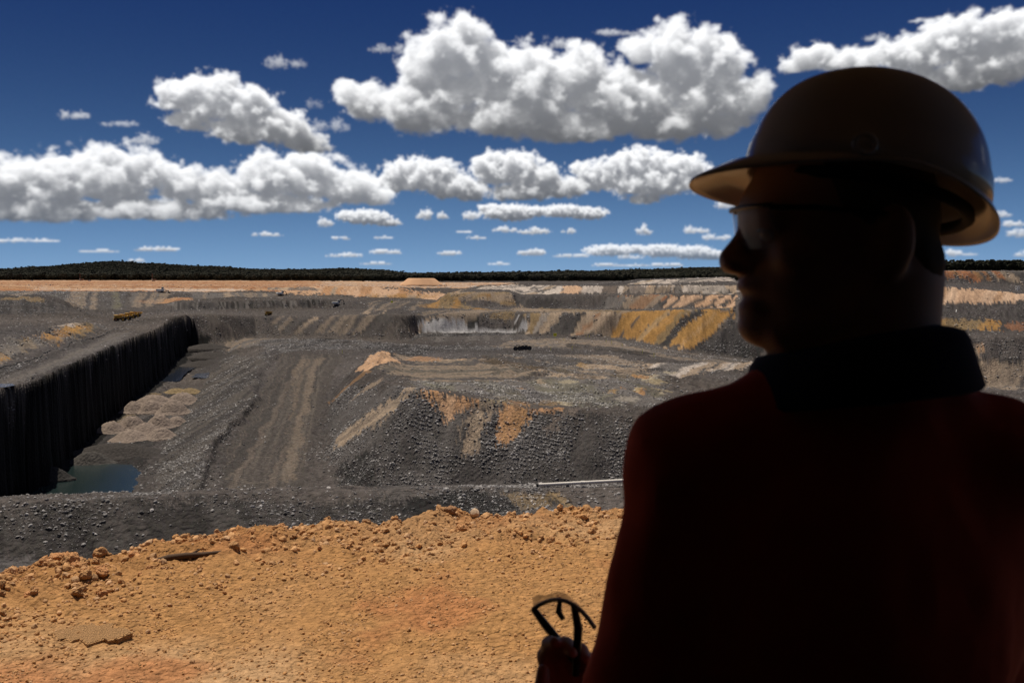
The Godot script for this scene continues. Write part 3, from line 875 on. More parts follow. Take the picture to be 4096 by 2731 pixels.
	zone([293, 1136, 373, 1029, 430, 949, 470, 880, 530, 805, 610, 822, 596, 838, 576, 924, 536, 967, 496, 1010, 470, 1062, 452, 1130], [lin(0.06, 0.054, 0.05), lin(0.095, 0.085, 0.076), lin(0.05, 0.046, 0.044)], 2.0, 0.8, [520, 940, 420, 1000], 14.0, 0.7)
	# mixed loads on the hummocky ground behind the heap
	var dice := RandomNumberGenerator.new()
	dice.seed = 12
	var loads := [lin(0.36, 0.29, 0.17), tan, lin(0.3, 0.2, 0.1), slate, lin(0.3, 0.27, 0.23), lin(0.42, 0.36, 0.25), grey, lin(0.4, 0.23, 0.11)]
	for k in 46:
		var cx := dice.randf_range(1060.0, 1540.0)
		var cy := dice.randf_range(842.0, 928.0)
		var w := dice.randf_range(10.0, 34.0)
		var h := w * dice.randf_range(0.14, 0.3)
		if cy < 880.0 and cx < 1230.0:
			continue
		zone([cx - w, cy, cx - w * 0.5, cy - h, cx + w * 0.4, cy - h * 0.8, cx + w, cy, cx + w * 0.3, cy + h, cx - w * 0.6, cy + h * 0.7], [loads[k % 8]], 2.6, dice.randf_range(0.5, 0.9), [], 9.0, 0.5)
	# orange pile and streaks on the heap
	zone([818, 853, 873, 804, 905, 820, 915, 834, 880, 838, 846, 855], [peach], 1.5, 0.93)
	zone([800, 880, 850, 852, 862, 853, 770, 918, 752, 925], [lin(0.26, 0.15, 0.07)], 3.0, 0.6)
	zone([845, 890, 874, 866, 878, 870, 800, 930], [tan], 2.0, 0.55)
	zone([765, 1018, 905, 912, 960, 892, 972, 905, 890, 950, 830, 1000, 775, 1034], [tan, buff, tan], 2.0, 0.88, [940, 905, 790, 1015], 8.0, 0.05)
	zone([960, 896, 1010, 902, 1082, 914, 1078, 924, 1046, 946, 1030, 960, 1010, 945, 1016, 930, 962, 916], [orange, peach], 3.0, 0.92, [], 9.0, 0.1)
	zone([1080, 926, 1150, 924, 1124, 960, 1086, 1030, 1062, 1042, 1060, 1000], [tan, buff], 3.0, 0.9, [1120, 930, 1075, 1030], 6.0, 0.1)
	zone([1146, 930, 1180, 932, 1216, 937, 1212, 960, 1190, 1000, 1140, 1036, 1130, 1030, 1140, 990, 1136, 960], [lin(0.4, 0.23, 0.11), orange], 2.0, 0.92, [], 9.0, 0.1)
	zone([1216, 935, 1290, 940, 1280, 952, 1216, 946], [orange], 2.0, 0.9)
	zone([1250, 985, 1290, 948, 1330, 940, 1330, 950, 1290, 970, 1262, 996], [lin(0.17, 0.14, 0.12)], 2.0, 0.85, [], 9.0, 0.1)
	zone([1040, 925, 1100, 918, 1250, 934, 1060, 950], [grey], 4.0, 0.3)
	zone([766, 1075, 790, 1060, 860, 1060, 870, 1085, 840, 1122, 800, 1116], [coal], 5.0, 0.85, [], 9.0, 0.5)
	zone([1380, 1100, 1400, 1050, 1460, 980, 1500, 1000, 1500, 1105], [coal, slate], 6.0, 0.8, [], 9.0, 0.9)
	# flank, foot and the left slope of the ramp: loose rock
	# near bench
	zone([-50, 1150, 300, 1146, 300, 1200, -50, 1215], [lin(0.12, 0.105, 0.095)], 4.0, 0.5)
	zone([920, 1172, 940, 1140, 1010, 1126, 1090, 1124, 1150, 1140, 1195, 1172, 1100, 1180, 960, 1185], [coal], 1.2, 0.92, [], 9.0, 0.5)
	zone([1150, 1132, 1260, 1130, 1260, 1165, 1200, 1170], [khaki, buff], 1.2, 0.6)
	zone([1225, 1132, 1280, 1130, 1320, 1165, 1270, 1170, 1235, 1160], [coal, khaki], 1.0, 0.8, [1250, 1135, 1275, 1165], 1.2)
	zone([-50, 1284, 190, 1282, 160, 1320, -50, 1320], [lin(0.09, 0.085, 0.085)], 2.0, 0.8)
	zone([-50, 1176, 400, 1160, 900, 1140, 1240, 1128, 1240, 1190, 900, 1225, 300, 1280, -50, 1284], [lin(0.05, 0.045, 0.043), lin(0.03, 0.028, 0.027), lin(0.06, 0.055, 0.052)], 2.0, 0.85, [300, 1180, 320, 1260], 6.0, 0.4)
	zone([920, 1174, 940, 1142, 1010, 1128, 1090, 1126, 1150, 1142, 1195, 1174, 1100, 1184, 960, 1188], [coal], 1.2, 0.92, [], 9.0, 0.5)
	zone([1150, 1134, 1260, 1131, 1260, 1168, 1200, 1172], [khaki, buff], 1.2, 0.6)
	# pit floor
	zone([430, 800, 530, 800, 500, 850, 420, 860], [slate], 4.0, 0.7)
	zone([300, 895, 450, 895, 400, 1000, 150, 1040], [slate, coal, grey], 4.0, 0.75)  # dark ground among the heap rows, painted in for the shadows between them
	zone([330, 898, 372, 905, 330, 940, 270, 980, 220, 1010, 190, 1020, 240, 970, 290, 930], [khaki, buff], 3.0, 0.6, [], 9.0, 0.8)
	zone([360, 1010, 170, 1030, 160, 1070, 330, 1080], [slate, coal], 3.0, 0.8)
	# far right
	zone([2100, 622, 2400, 622, 2400, 649, 2100, 649], [rust, lin(0.3, 0.17, 0.08), grey, tan, rust], 2.0, 0.9, [2300, 625, 2320, 646], 14.0)
	zone([2100, 620, 2400, 620, 2400, 627, 2100, 628], [grey, ash], 2.0, 0.85)
	zone([2100, 655, 2142, 655, 2199, 660, 2251, 665, 2352, 676, 2500, 679, 2500, 700, 2352, 698, 2120, 694], [pale, lin(0.6, 0.42, 0.29), peach], 2.5, 0.93, [2200, 662, 2195, 692], 12.0, 0.05)
	zone([2100, 735, 2290, 737, 2310, 742, 2290, 752, 2230, 760, 2180, 758, 2100, 757], [khaki, ochre, khaki], 3.0, 0.88, [2200, 737, 2180, 757], 16.0)
	zone([2320, 745, 2400, 745, 2400, 762, 2310, 760], [rust], 4.0, 0.5)
	zone([2228, 805, 2250, 798, 2272, 806, 2262, 816, 2238, 828, 2228, 824], [orange, tan], 2.0, 0.85)
	zone([2240, 835, 2420, 835, 2420, 900, 2240, 895], [grey, tan, buff, grey], 3.0, 0.8, [2320, 838, 2290, 880], 9.0, 0.4)
	zone([2200, 833, 2420, 833, 2420, 843, 2200, 843], [coal, slate], 2.0, 0.8)
	# the high wall: coal, with its deep shade painted in as near black
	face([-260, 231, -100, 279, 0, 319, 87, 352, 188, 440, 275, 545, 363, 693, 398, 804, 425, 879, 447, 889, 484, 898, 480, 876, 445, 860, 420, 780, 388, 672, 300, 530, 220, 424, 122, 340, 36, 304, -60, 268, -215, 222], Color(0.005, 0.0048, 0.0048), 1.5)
	# wheel tracks
	var dust := lin(0.17, 0.145, 0.12)
	var mud := lin(0.045, 0.04, 0.037)
	for o in [0, 9, 17, 28]:
		track([712 + o * 0.8, 830, 700 + o, 900, 684 + o, 980, 664 + o * 1.2, 1060, 636 + o * 1.3, 1108], 0.7, dust, 0.5)
	for o in [0, 12, 30]:
		track([660 + o, 840, 640 + o, 920, 610 + o, 1000, 580 + o, 1080], 0.8, mud if o == 12 else dust, 0.45)
	track([672, 1000, 664, 1050, 640, 1090, 596, 1108, 556, 1104, 548, 1080, 575, 1055, 620, 1048], 0.9, dust, 0.45)
	track([684, 1000, 676, 1060, 650, 1104, 600, 1122, 548, 1120, 520, 1098], 0.9, dust, 0.45)
	track([1004, 880, 1012, 866, 1050, 855, 1110, 852, 1190, 858, 1250, 872], 1.6, dust, 0.5)
	track([1030, 880, 1044, 868, 1090, 862, 1160, 866, 1230, 878], 1.3, dust, 0.45)
	track([915, 826, 1000, 823, 1100, 818, 1180, 814], 1.5, dust, 0.4)
	track([1100, 800, 1200, 798, 1300, 798, 1400, 808, 1520, 824, 1660, 838], 2.2, dust, 0.5)
	track([1200, 786, 1290, 782, 1380, 788, 1480, 802, 1600, 820], 2.0, dust, 0.45)
	track([1290, 788, 1370, 794, 1450, 806, 1530, 820], 1.6, mud, 0.6)
	track([0, 884, 90, 846, 190, 806, 262, 772, 300, 758], 2.2, dust, 0.4)
	track([0, 866, 90, 832, 190, 794, 262, 760], 1.4, mud, 0.6)
	track([1040, 700, 1080, 708, 1120, 705, 1172, 712, 1260, 713, 1400, 714], 2.5, mud, 0.7)
	track([880, 708, 940, 700, 1000, 699, 1060, 706, 1140, 714], 3.0, mud, 0.7)
	track([600, 718, 720, 714, 800, 712, 900, 708], 3.0, dust, 0.4)

# ---------------------------------------------------------------- loose rock, clods
func rock_mesh(seed_of: int, smooth := 0, squash := 0.62) -> ArrayMesh:
	# an angular block: a cut-off lump with flat faces
	var dice := RandomNumberGenerator.new()
	dice.seed = seed_of
	var p := PackedVector3Array()
	var n := 0.8506508
	var k := 0.5257311
	var ico := [[-k, n, 0], [k, n, 0], [-k, -n, 0], [k, -n, 0], [0, -k, n], [0, k, n], [0, -k, -n], [0, k, -n], [n, 0, -k], [n, 0, k], [-n, 0, -k], [-n, 0, k]]
	for v in ico:
		p.append(Vector3(v[0], v[1], v[2]))
	var f := PackedInt32Array([0, 11, 5, 0, 5, 1, 0, 1, 7, 0, 7, 10, 0, 10, 11, 1, 5, 9, 5, 11, 4, 11, 10, 2, 10, 7, 6, 7, 1, 8, 3, 9, 4, 3, 4, 2, 3, 2, 6, 3, 6, 8, 3, 8, 9, 4, 9, 5, 2, 4, 11, 6, 2, 10, 8, 6, 7, 9, 8, 1])
	for s in smooth:
		var mids := {}
		var g := PackedInt32Array()
		for t in range(0, f.size(), 3):
			var m := []
			for e in 3:
				var a := f[t + e]
				var b := f[t + (e + 1) % 3]
				var key := Vector2i(mini(a, b), maxi(a, b))
				if not mids.has(key):
					mids[key] = p.size()
					p.append(((p[a] + p[b]) * 0.5).normalized())
				m.append(mids[key])
			g.append_array([f[t], m[0], m[2], f[t + 1], m[1], m[0], f[t + 2], m[2], m[1], m[0], m[1], m[2]])
		f = g
	var lump := FastNoiseLite.new()
	lump.seed = seed_of
	lump.frequency = 0.9
	lump.fractal_octaves = 4
	for i in p.size():
		if smooth:
			p[i] *= 1.0 + 0.42 * lump.get_noise_3dv(p[i]) 
		else:
			p[i] *= dice.randf_range(0.62, 1.2)
		p[i].y *= squash
	var st := SurfaceTool.new()
	st.begin(Mesh.PRIMITIVE_TRIANGLES)
	for t in range(0, f.size(), 3):
		st.set_smooth_group(-1 if smooth < 2 else 1)
		st.add_vertex(p[f[t]])
		st.add_vertex(p[f[t + 2]])
		st.add_vertex(p[f[t + 1]])
	st.generate_normals()
	return st.commit()

func scatter(called: String, mesh: Mesh, mat: Material, buffer: PackedFloat32Array, kind := "stuff") -> void:
	var mm := MultiMesh.new()
	mm.transform_format = MultiMesh.TRANSFORM_3D
	mm.use_colors = true
	mm.mesh = mesh
	mm.instance_count = buffer.size() / 16
	mm.buffer = buffer
	var o := MultiMeshInstance3D.new()
	o.name = numbered(called)
	o.multimesh = mm
	o.material_override = mat
	o.set_meta("kind", kind)
	add_child(o, true)

func add_copy(b: PackedFloat32Array, t: Basis, p: Vector3, c: Color) -> void:
	b.append_array([t.x.x, t.y.x, t.z.x, p.x, t.x.y, t.y.y, t.z.y, p.y, t.x.z, t.y.z, t.z.z, p.z, c.r, c.g, c.b, 1.0])

func stone_material() -> StandardMaterial3D:
	var m := StandardMaterial3D.new()
	m.vertex_color_use_as_albedo = true
	m.roughness = 0.8
	m.metallic_specular = 0.3
	return m

func spread_rocks() -> void:
	var dice := RandomNumberGenerator.new()
	dice.seed = 31
	var nc := cols.size()
	var buffers := [PackedFloat32Array(), PackedFloat32Array(), PackedFloat32Array()]
	var count := 0
	for j in rows.size() - 1:
		var d := exp(rows[j])
		if d < 105.0 or d > 1500.0:
			continue
		var deep := d * (rows[j + 1] - rows[j])
		for i in nc - 1:
			if cols[i] < -40.0 or cols[i] > 2390.0:
				continue
			var v := j * nc + i
			var area := deep * d * (cols[i + 1] - cols[i]) / LENS
			var fall := absf(verts[v + nc].y - verts[v].y) / deep
			var lies := stony[v]
			if lies < 0.0:
				lies = 0.1 + 0.5 * smoothstep(0.15, 0.6, fall)
			var clump := smoothstep(-0.35, 0.5, rough.get_noise_2d(verts[v].x * 0.35, verts[v].z * 0.35))
			var size := 0.14 * pow(d / 140.0, 0.55)
			var expect := lies * clump * area * (0.55 if d < 420.0 else 0.2) / (size * size) * (1.0 + minf(fall, 1.5))
			while dice.randf() < expect:
				expect -= 1.0
				var s := size * (0.55 + 2.2 * pow(dice.randf(), 9.0))
				var p := verts[v].lerp(verts[v + nc], dice.randf()).lerp(verts[v + 1], dice.randf() * 0.8)
				var turn := Basis.from_euler(Vector3(dice.randf_range(-0.5, 0.5), dice.randf() * TAU, dice.randf_range(-0.5, 0.5))) * Basis.from_scale(Vector3(s * dice.randf_range(0.7, 1.3), s * dice.randf_range(0.6, 1.2), s))
				var c := tint[v]
				var own := 0.10 + 0.32 * pow(dice.randf(), 1.5)
				c = c.lerp(Color(own * 1.03, own, own * 0.98), 0.55) * dice.randf_range(0.75, 1.5)
				add_copy(buffers[count % 3], turn, p + Vector3(0, s * 0.12, 0), c)
				count += 1
	for k in 3:
		scatter("loose_rock", rock_mesh(40 + k), stone_material(), buffers[k])

# ---------------------------------------------------------------- the orange bank in front of the camera
var soil := FastNoiseLite.new()
var crumb := FastNoiseLite.new()
const EDGE := [[-700, 1420], [-300, 1345], [0, 1318], [120, 1300], [200, 1296], [370, 1250], [500, 1235], [700, 1212], [830, 1214], [1050, 1192], [1250, 1180], [1415, 1172], [1800, 1158], [2352, 1150], [3100, 1150]]

func edge_dist(px: float) -> float:
	for i in EDGE.size() - 1:
		if px < EDGE[i + 1][0]:
			var py: float = lerpf(EDGE[i][1], EDGE[i + 1][1], clampf((px - EDGE[i][0]) / (EDGE[i + 1][0] - EDGE[i][0]), 0.0, 1.0))
			return EYE * LENS / (py - HORIZON)
	return 7.5

func front_y(px: float, d: float) -> float:
	var x := (px - MIDX) / LENS * d
	var t := d - edge_dist(px) + 0.16 * soil.get_noise_2d(x * 1.3, 44.0)
	var lip := smoothstep(-1.5, -0.15, t) * (1.0 - smoothstep(0.0, 0.6, t))
	var lumps := crumb.get_noise_2d(x, d)
	var y := 0.05 * soil.get_noise_2d(x * 0.5, d * 0.5) + 0.028 * soil.get_noise_2d(x * 2.2 + 9.0, d * 2.2)
	y += lip * (0.035 + 0.05 * soil.get_noise_2d(x * 4.0, d * 4.0) - 0.05 * (lumps + 0.6))
	y -= (1.0 - lip) * 0.006 * (lumps + 0.6)
	# wheel and foot marks pressed into the crust
	y -= 0.012 * smoothstep(0.25, 0.6, soil.get_noise_2d(x * 0.9 + 300.0, d * 2.6))
	if t > 0.0:
		y -= t * 0.85 + t * t * 0.045
	return y

func build_front() -> void:
	soil.seed = 61
	soil.frequency = 0.8
	soil.fractal_octaves = 5
	crumb.seed = 62
	crumb.noise_type = FastNoiseLite.TYPE_CELLULAR
	crumb.frequency = 6.5
	crumb.fractal_octaves = 3
	var xs := PackedFloat32Array()
	var x := -3000.0
	while x < 5400.0:
		xs.append(x)
		x += 2.6 if x > -60.0 and x < 1500.0 else (9.0 if x > -600.0 and x < 3000.0 else 60.0)
	var rs := PackedFloat32Array()
	var r := -1.0
	while r < 3.42:
		rs.append(r)
		r += 0.0026 if r > 1.36 and r < 2.12 else 0.02
	var nc := xs.size()
	var v := PackedVector3Array()
	var c := PackedColorArray()
	for q in rs:
		var d := exp(q)
		for px in xs:
			var wx := (px - MIDX) / LENS * d
			v.append(Vector3(wx, front_y(px, d), -d))
			var m := soil.get_noise_2d(wx * 0.55 + 70.0, d * 0.55)
			var m2 := soil.get_noise_2d(wx * 0.8 - 20.0, d * 0.8 + 55.0)
			var f := soil.get_noise_2d(wx * 9.0, d * 9.0)
			var a := Color(0.42, 0.225, 0.09).lerp(Color(0.50, 0.31, 0.16), smoothstep(-0.25, 0.45, m))
			a = a.lerp(Color(0.42, 0.18, 0.075), 0.75 * smoothstep(0.05, 0.45, m2))
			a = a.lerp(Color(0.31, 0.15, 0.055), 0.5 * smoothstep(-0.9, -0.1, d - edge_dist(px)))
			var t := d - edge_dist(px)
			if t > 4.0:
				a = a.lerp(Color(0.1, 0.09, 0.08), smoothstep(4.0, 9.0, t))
			c.append(a * (1.0 + 0.24 * f))
	var idx := PackedInt32Array()
	for j in rs.size() - 1:
		for i in nc - 1:
			var k := j * nc + i
			idx.append_array([k, k + nc, k + 1, k + 1, k + nc, k + nc + 1])
	var st := SurfaceTool.new()
	var arr := []
	arr.resize(Mesh.ARRAY_MAX)
	arr[Mesh.ARRAY_VERTEX] = v
	arr[Mesh.ARRAY_COLOR] = c
	arr[Mesh.ARRAY_INDEX] = idx
	var raw := ArrayMesh.new()
	raw.add_surface_from_arrays(Mesh.PRIMITIVE_TRIANGLES, arr)
	st.create_from(raw, 0)
	st.generate_normals()
	var mat := StandardMaterial3D.new()
	mat.vertex_color_use_as_albedo = true
	mat.roughness = 0.95
	mat.metallic_specular = 0.2
	mat.albedo_texture = noise_texture(1024, 13, 0.03, 5, Color(0.74, 0.74, 0.74), Color(1, 1, 1))
	mat.uv1_triplanar = true
	mat.uv1_world_triplanar = true
	mat.uv1_scale = Vector3.ONE / 2.3
	mat.heightmap_enabled = true
	mat.heightmap_texture = noise_texture(1024, 18, 0.045, 5, Color.BLACK, Color.WHITE)
	mat.heightmap_scale = 2.4
	var bank := setting("orange_bank", st.commit(), mat)
	# crumbs and clods
	var dice := RandomNumberGenerator.new()
	dice.seed = 8
	var shapes := []
	for k in 5:
		shapes.append(rock_mesh(70 + k, 1, 0.7))
	var lumps := [rock_mesh(80, 3, 0.72), rock_mesh(81, 3, 0.66), rock_mesh(82, 3, 0.8), rock_mesh(83, 3, 0.6)]
	var buffers := [PackedFloat32Array(), PackedFloat32Array(), PackedFloat32Array(), PackedFloat32Array(), PackedFloat32Array()]
	for n in 20000:
		var px := dice.randf_range(-100.0, 2600.0)
		var e := edge_dist(px)
		var d := e - 3.6 * pow(dice.randf(), 1.8) + 0.12
		if n % 3 == 0:
			d = dice.randf_range(3.9, e)
		if soil.get_noise_2d(px * 0.006, d * 1.3) < dice.randf_range(-0.5, 0.1):
			continue
		var close := smoothstep(-1.6, 0.0, d - e)
		var s := (0.0028 + 0.0034 * dice.randf() + (0.005 + 0.018 * close) * pow(dice.randf(), 5.0))
		var wx := (px - MIDX) / LENS * d
		var tone := dice.randf_range(0.75, 1.2)
		var hue := Color(0.42, 0.22, 0.085).lerp(Color(0.5, 0.32, 0.18), dice.randf() * dice.randf()) * tone
		var turn := Basis.from_euler(Vector3(dice.randf(), dice.randf() * TAU, dice.randf())) * Basis.from_scale(Vector3.ONE * s * dice.randf_range(0.8, 1.25))
		add_copy(buffers[n % 5], turn, Vector3(wx, front_y(px, d) + s * 0.2, -d), hue)
	for k in 5:
		scatter("earth_crumb", shapes[k], stone_material(), buffers[k])
	var hues := []
	for k in 4:
		var m := paint(Color(0.46, 0.25, 0.105).lerp(Color(0.46, 0.22, 0.09), k * 0.3) * (0.95 + 0.06 * k), 0.95)
		m.heightmap_enabled = true
		m.heightmap_texture = mat.heightmap_texture
		m.heightmap_scale = 1.2
		m.uv1_triplanar = true
		m.uv1_world_triplanar = true
		m.uv1_scale = Vector3.ONE * 2.0
		hues.append(m)
	for n in 130:
		var px := dice.randf_range(-40.0, 1430.0)
		var e := edge_dist(px)
		var d := e - 0.9 * pow(dice.randf(), 2.0) + 0.1
		if px > 650.0 and dice.randf() < 0.55:
			continue
		var s := 0.014 + 0.026 * pow(dice.randf(), 3.0)
		var o := part("clod" if n == 0 else "clod_%03d" % n, lumps[n % 4], hues[dice.randi() % 4], bank, Vector3((px - MIDX) / LENS * d, front_y(px, d) + s * 0.3, -d), Vector3(dice.randf(), dice.randf() * TAU, dice.randf()))
		o.scale = Vector3(s * dice.randf_range(0.8, 1.3), s, s)
	# a heaped clump of clods on the left, with its crumbs
	var clump := thing("clod_heap", "knobbly heap of clods standing up on the left of the orange crest", "clod", Vector3((148.0 - MIDX) / LENS * 5.82, front_y(148, 5.82) - 0.02, -5.82))
	for n in 26:
		var a := dice.randf() * TAU
		var q := 0.11 * sqrt(dice.randf())
		var s := 0.022 + 0.022 * dice.randf()
		var o := part("lump" if n == 0 else "lump_%03d" % n, lumps[n % 4], hues[n % 4], clump, Vector3(cos(a) * q, 0.02 + 0.085 * maxf(0.0, 1.0 - q / 0.115) * dice.randf_range(0.5, 1.0), sin(a) * q * 0.8), Vector3(dice.randf(), dice.randf() * TAU, 0))
		o.scale = Vector3.ONE * s
	lone_clod("boulder", "round dark orange stone on the crest, left of the pale stone", 1036, 1183, 0.034, paint(Color(0.25, 0.13, 0.06), 0.9), lumps[2], "stone")
	lone_clod("boulder", "pale angular stone on the middle of the orange crest", 1091, 1177, 0.036, paint(Color(0.52, 0.38, 0.25), 0.9), rock_mesh(91, 1, 0.9), "stone")
	# a thin slab of dried crust
	var rim := PackedVector2Array()
	for k in 52:
		var a := TAU * k / 52.0
		rim.append(Vector2(cos(a) * 0.185 * (1.0 + 0.28 * soil.get_noise_2d(cos(a) * 2.0, sin(a) * 2.0 + 7.0)), sin(a) * 0.10 * (1.0 + 0.9 * (soil.get_noise_2d(cos(a) * 1.6 + 4.0, sin(a) * 1.6) + 0.35 * soil.get_noise_2d(cos(a) * 7.0, sin(a) * 7.0)))))
	var slab := SurfaceTool.new()
	slab.begin(Mesh.PRIMITIVE_TRIANGLES)
	for k in 52:
		var a := rim[k]
		var b := rim[(k + 1) % 52]
		slab.set_smooth_group(-1)
		for tri in [[Vector3(0, 0.012, 0), Vector3(a.x * 0.93, 0.011, a.y * 0.93), Vector3(b.x * 0.93, 0.011, b.y * 0.93)], [Vector3(a.x * 0.93, 0.011, a.y * 0.93), Vector3(a.x, 0.005, a.y), Vector3(b.x, 0.005, b.y)], [Vector3(a.x * 0.93, 0.011, a.y * 0.93), Vector3(b.x, 0.005, b.y), Vector3(b.x * 0.93, 0.011, b.y * 0.93)], [Vector3(a.x, 0.005, a.y), Vector3(a.x * 0.98, -0.03, a.y * 0.98), Vector3(b.x * 0.98, -0.03, b.y * 0.98)], [Vector3(a.x, 0.005, a.y), Vector3(b.x * 0.98, -0.03, b.y * 0.98), Vector3(b.x, 0.005, b.y)]]:
			for p in tri:
				slab.add_vertex(p)
	slab.generate_normals()
	var cr := paint(Color(0.49, 0.275, 0.115), 0.95)
	cr.heightmap_enabled = true
	cr.heightmap_texture = mat.heightmap_texture
	cr.heightmap_scale = 2.0
	cr.uv1_triplanar = true
	cr.uv1_scale = Vector3.ONE * 2.0
	tag(single("crust_slab", slab.commit(), cr, Vector3((208.0 - MIDX) / LENS * 4.66, front_y(208, 4.66) - 0.006, -4.66)), "thin pale slab of dried earth lying flat at lower left", "slab")
	# a charred stick
	var stick := thing("stick", "dark weathered stick half buried just below the orange crest", "stick", Vector3((428.0 - MIDX) / LENS * 5.92, front_y(428, 5.92) + 0.012, -5.92))
	var path := PackedVector3Array([Vector3(-0.2, -0.02, 0.035), Vector3(-0.1, 0.0, 0.012), Vector3(0.0, 0.010, 0.0), Vector3(0.1, 0.01, -0.02), Vector3(0.2, 0.022, -0.035)])
	part("branch", tube(path, [0.014, 0.021, 0.019, 0.017, 0.01], 9), paint(Color(0.07, 0.04, 0.022), 0.9), stick)
	part("snag", tube(PackedVector3Array([Vector3(0.02, 0.015, 0.0), Vector3(0.075, 0.04, -0.03)]), [0.009, 0.004], 7), paint(Color(0.07, 0.04, 0.022), 0.9), stick)

func lone_clod(called: String, label: String, px: float, py: float, s: float, mat: Material, mesh: Mesh, category: String) -> void:
	var d := EYE * LENS / (py + 14.0 - HORIZON)
	var o := single(called, mesh, mat, Vector3((px - MIDX) / LENS * d, front_y(px, d) + s * 0.55, -d))
	o.scale = Vector3.ONE * s
	o.rotation.y = px
	tag(o, label, category)

func tube(path: PackedVector3Array, radii: Array, sides := 10, closed := true) -> ArrayMesh:
	var st := SurfaceTool.new()
	st.begin(Mesh.PRIMITIVE_TRIANGLES)
	add_tube(st, path, radii, sides, closed)
	st.generate_normals()
	return st.commit()

func add_tube(st: SurfaceTool, path: PackedVector3Array, radii: Array, sides := 10, closed := true) -> void:
	var rings := []
	var side := Vector3.ZERO
	for i in path.size():
		var along := (path[mini(i + 1, path.size() - 1)] - path[maxi(i - 1, 0)]).normalized()
		if side == Vector3.ZERO:
			side = along.cross(Vector3.UP if absf(along.y) < 0.9 else Vector3.RIGHT).normalized()
		side = (side - along * side.dot(along)).normalized()
		var up := along.cross(side)
		var ring := PackedVector3Array()
		var rad: float = radii[mini(i, radii.size() - 1)]
		for k in sides:
			var a := TAU * k / sides
			ring.append(path[i] + (side * cos(a) + up * sin(a)) * rad)
		rings.append(ring)
	st.set_smooth_group(0)
	for i in path.size() - 1:
		for k in sides:
			var m := (k + 1) % sides
			for p in [rings[i][k], rings[i + 1][m], rings[i + 1][k], rings[i][k], rings[i][m], rings[i + 1][m]]:
				st.add_vertex(p)
	if closed:
		st.set_smooth_group(-1)
		for e in [0, path.size() - 1]:
			for k in range(1, sides - 1):
				var o := [rings[e][0], rings[e][k], rings[e][k + 1]] if e == 0 else [rings[e][0], rings[e][k + 1], rings[e][k]]
				for p in o:
					st.add_vertex(p)

# ---------------------------------------------------------------- far hills, woodland, plain
const SKYLINE := [[-900, 618], [-200, 618], [0, 617], [100, 612], [180, 605], [250, 600], [290, 601], [320, 604], [480, 611], [588, 618], [700, 618], [800, 616], [870, 619], [960, 628], [1060, 628], [1100, 626], [1200, 624], [1330, 622], [1480, 618], [1650, 614], [1900, 612], [2150, 610], [3300, 612]]

func skyline(px: float) -> float:
	for i in SKYLINE.size() - 1:
		if px < SKYLINE[i + 1][0]:
			return lerpf(SKYLINE[i][1], SKYLINE[i + 1][1], smoothstep(0.0, 1.0, clampf((px - SKYLINE[i][0]) / (SKYLINE[i + 1][0] - SKYLINE[i][0]), 0.0, 1.0)))
	return 612.0

func hill_y(px: float, d: float) -> float:
	var top := (HORIZON - skyline(px)) / LENS * 3400.0 - 12.0
	var low := -7.5
	var t := smoothstep(2050.0, 3400.0, d)
	var x := (px - MIDX) / LENS * d
	return lerpf(low, top, t) + EYE + 3.0 * jag.get_noise_2d(x * 0.13, d * 0.13) * t - smoothstep(3500.0, 9000.0, d) * 25.0

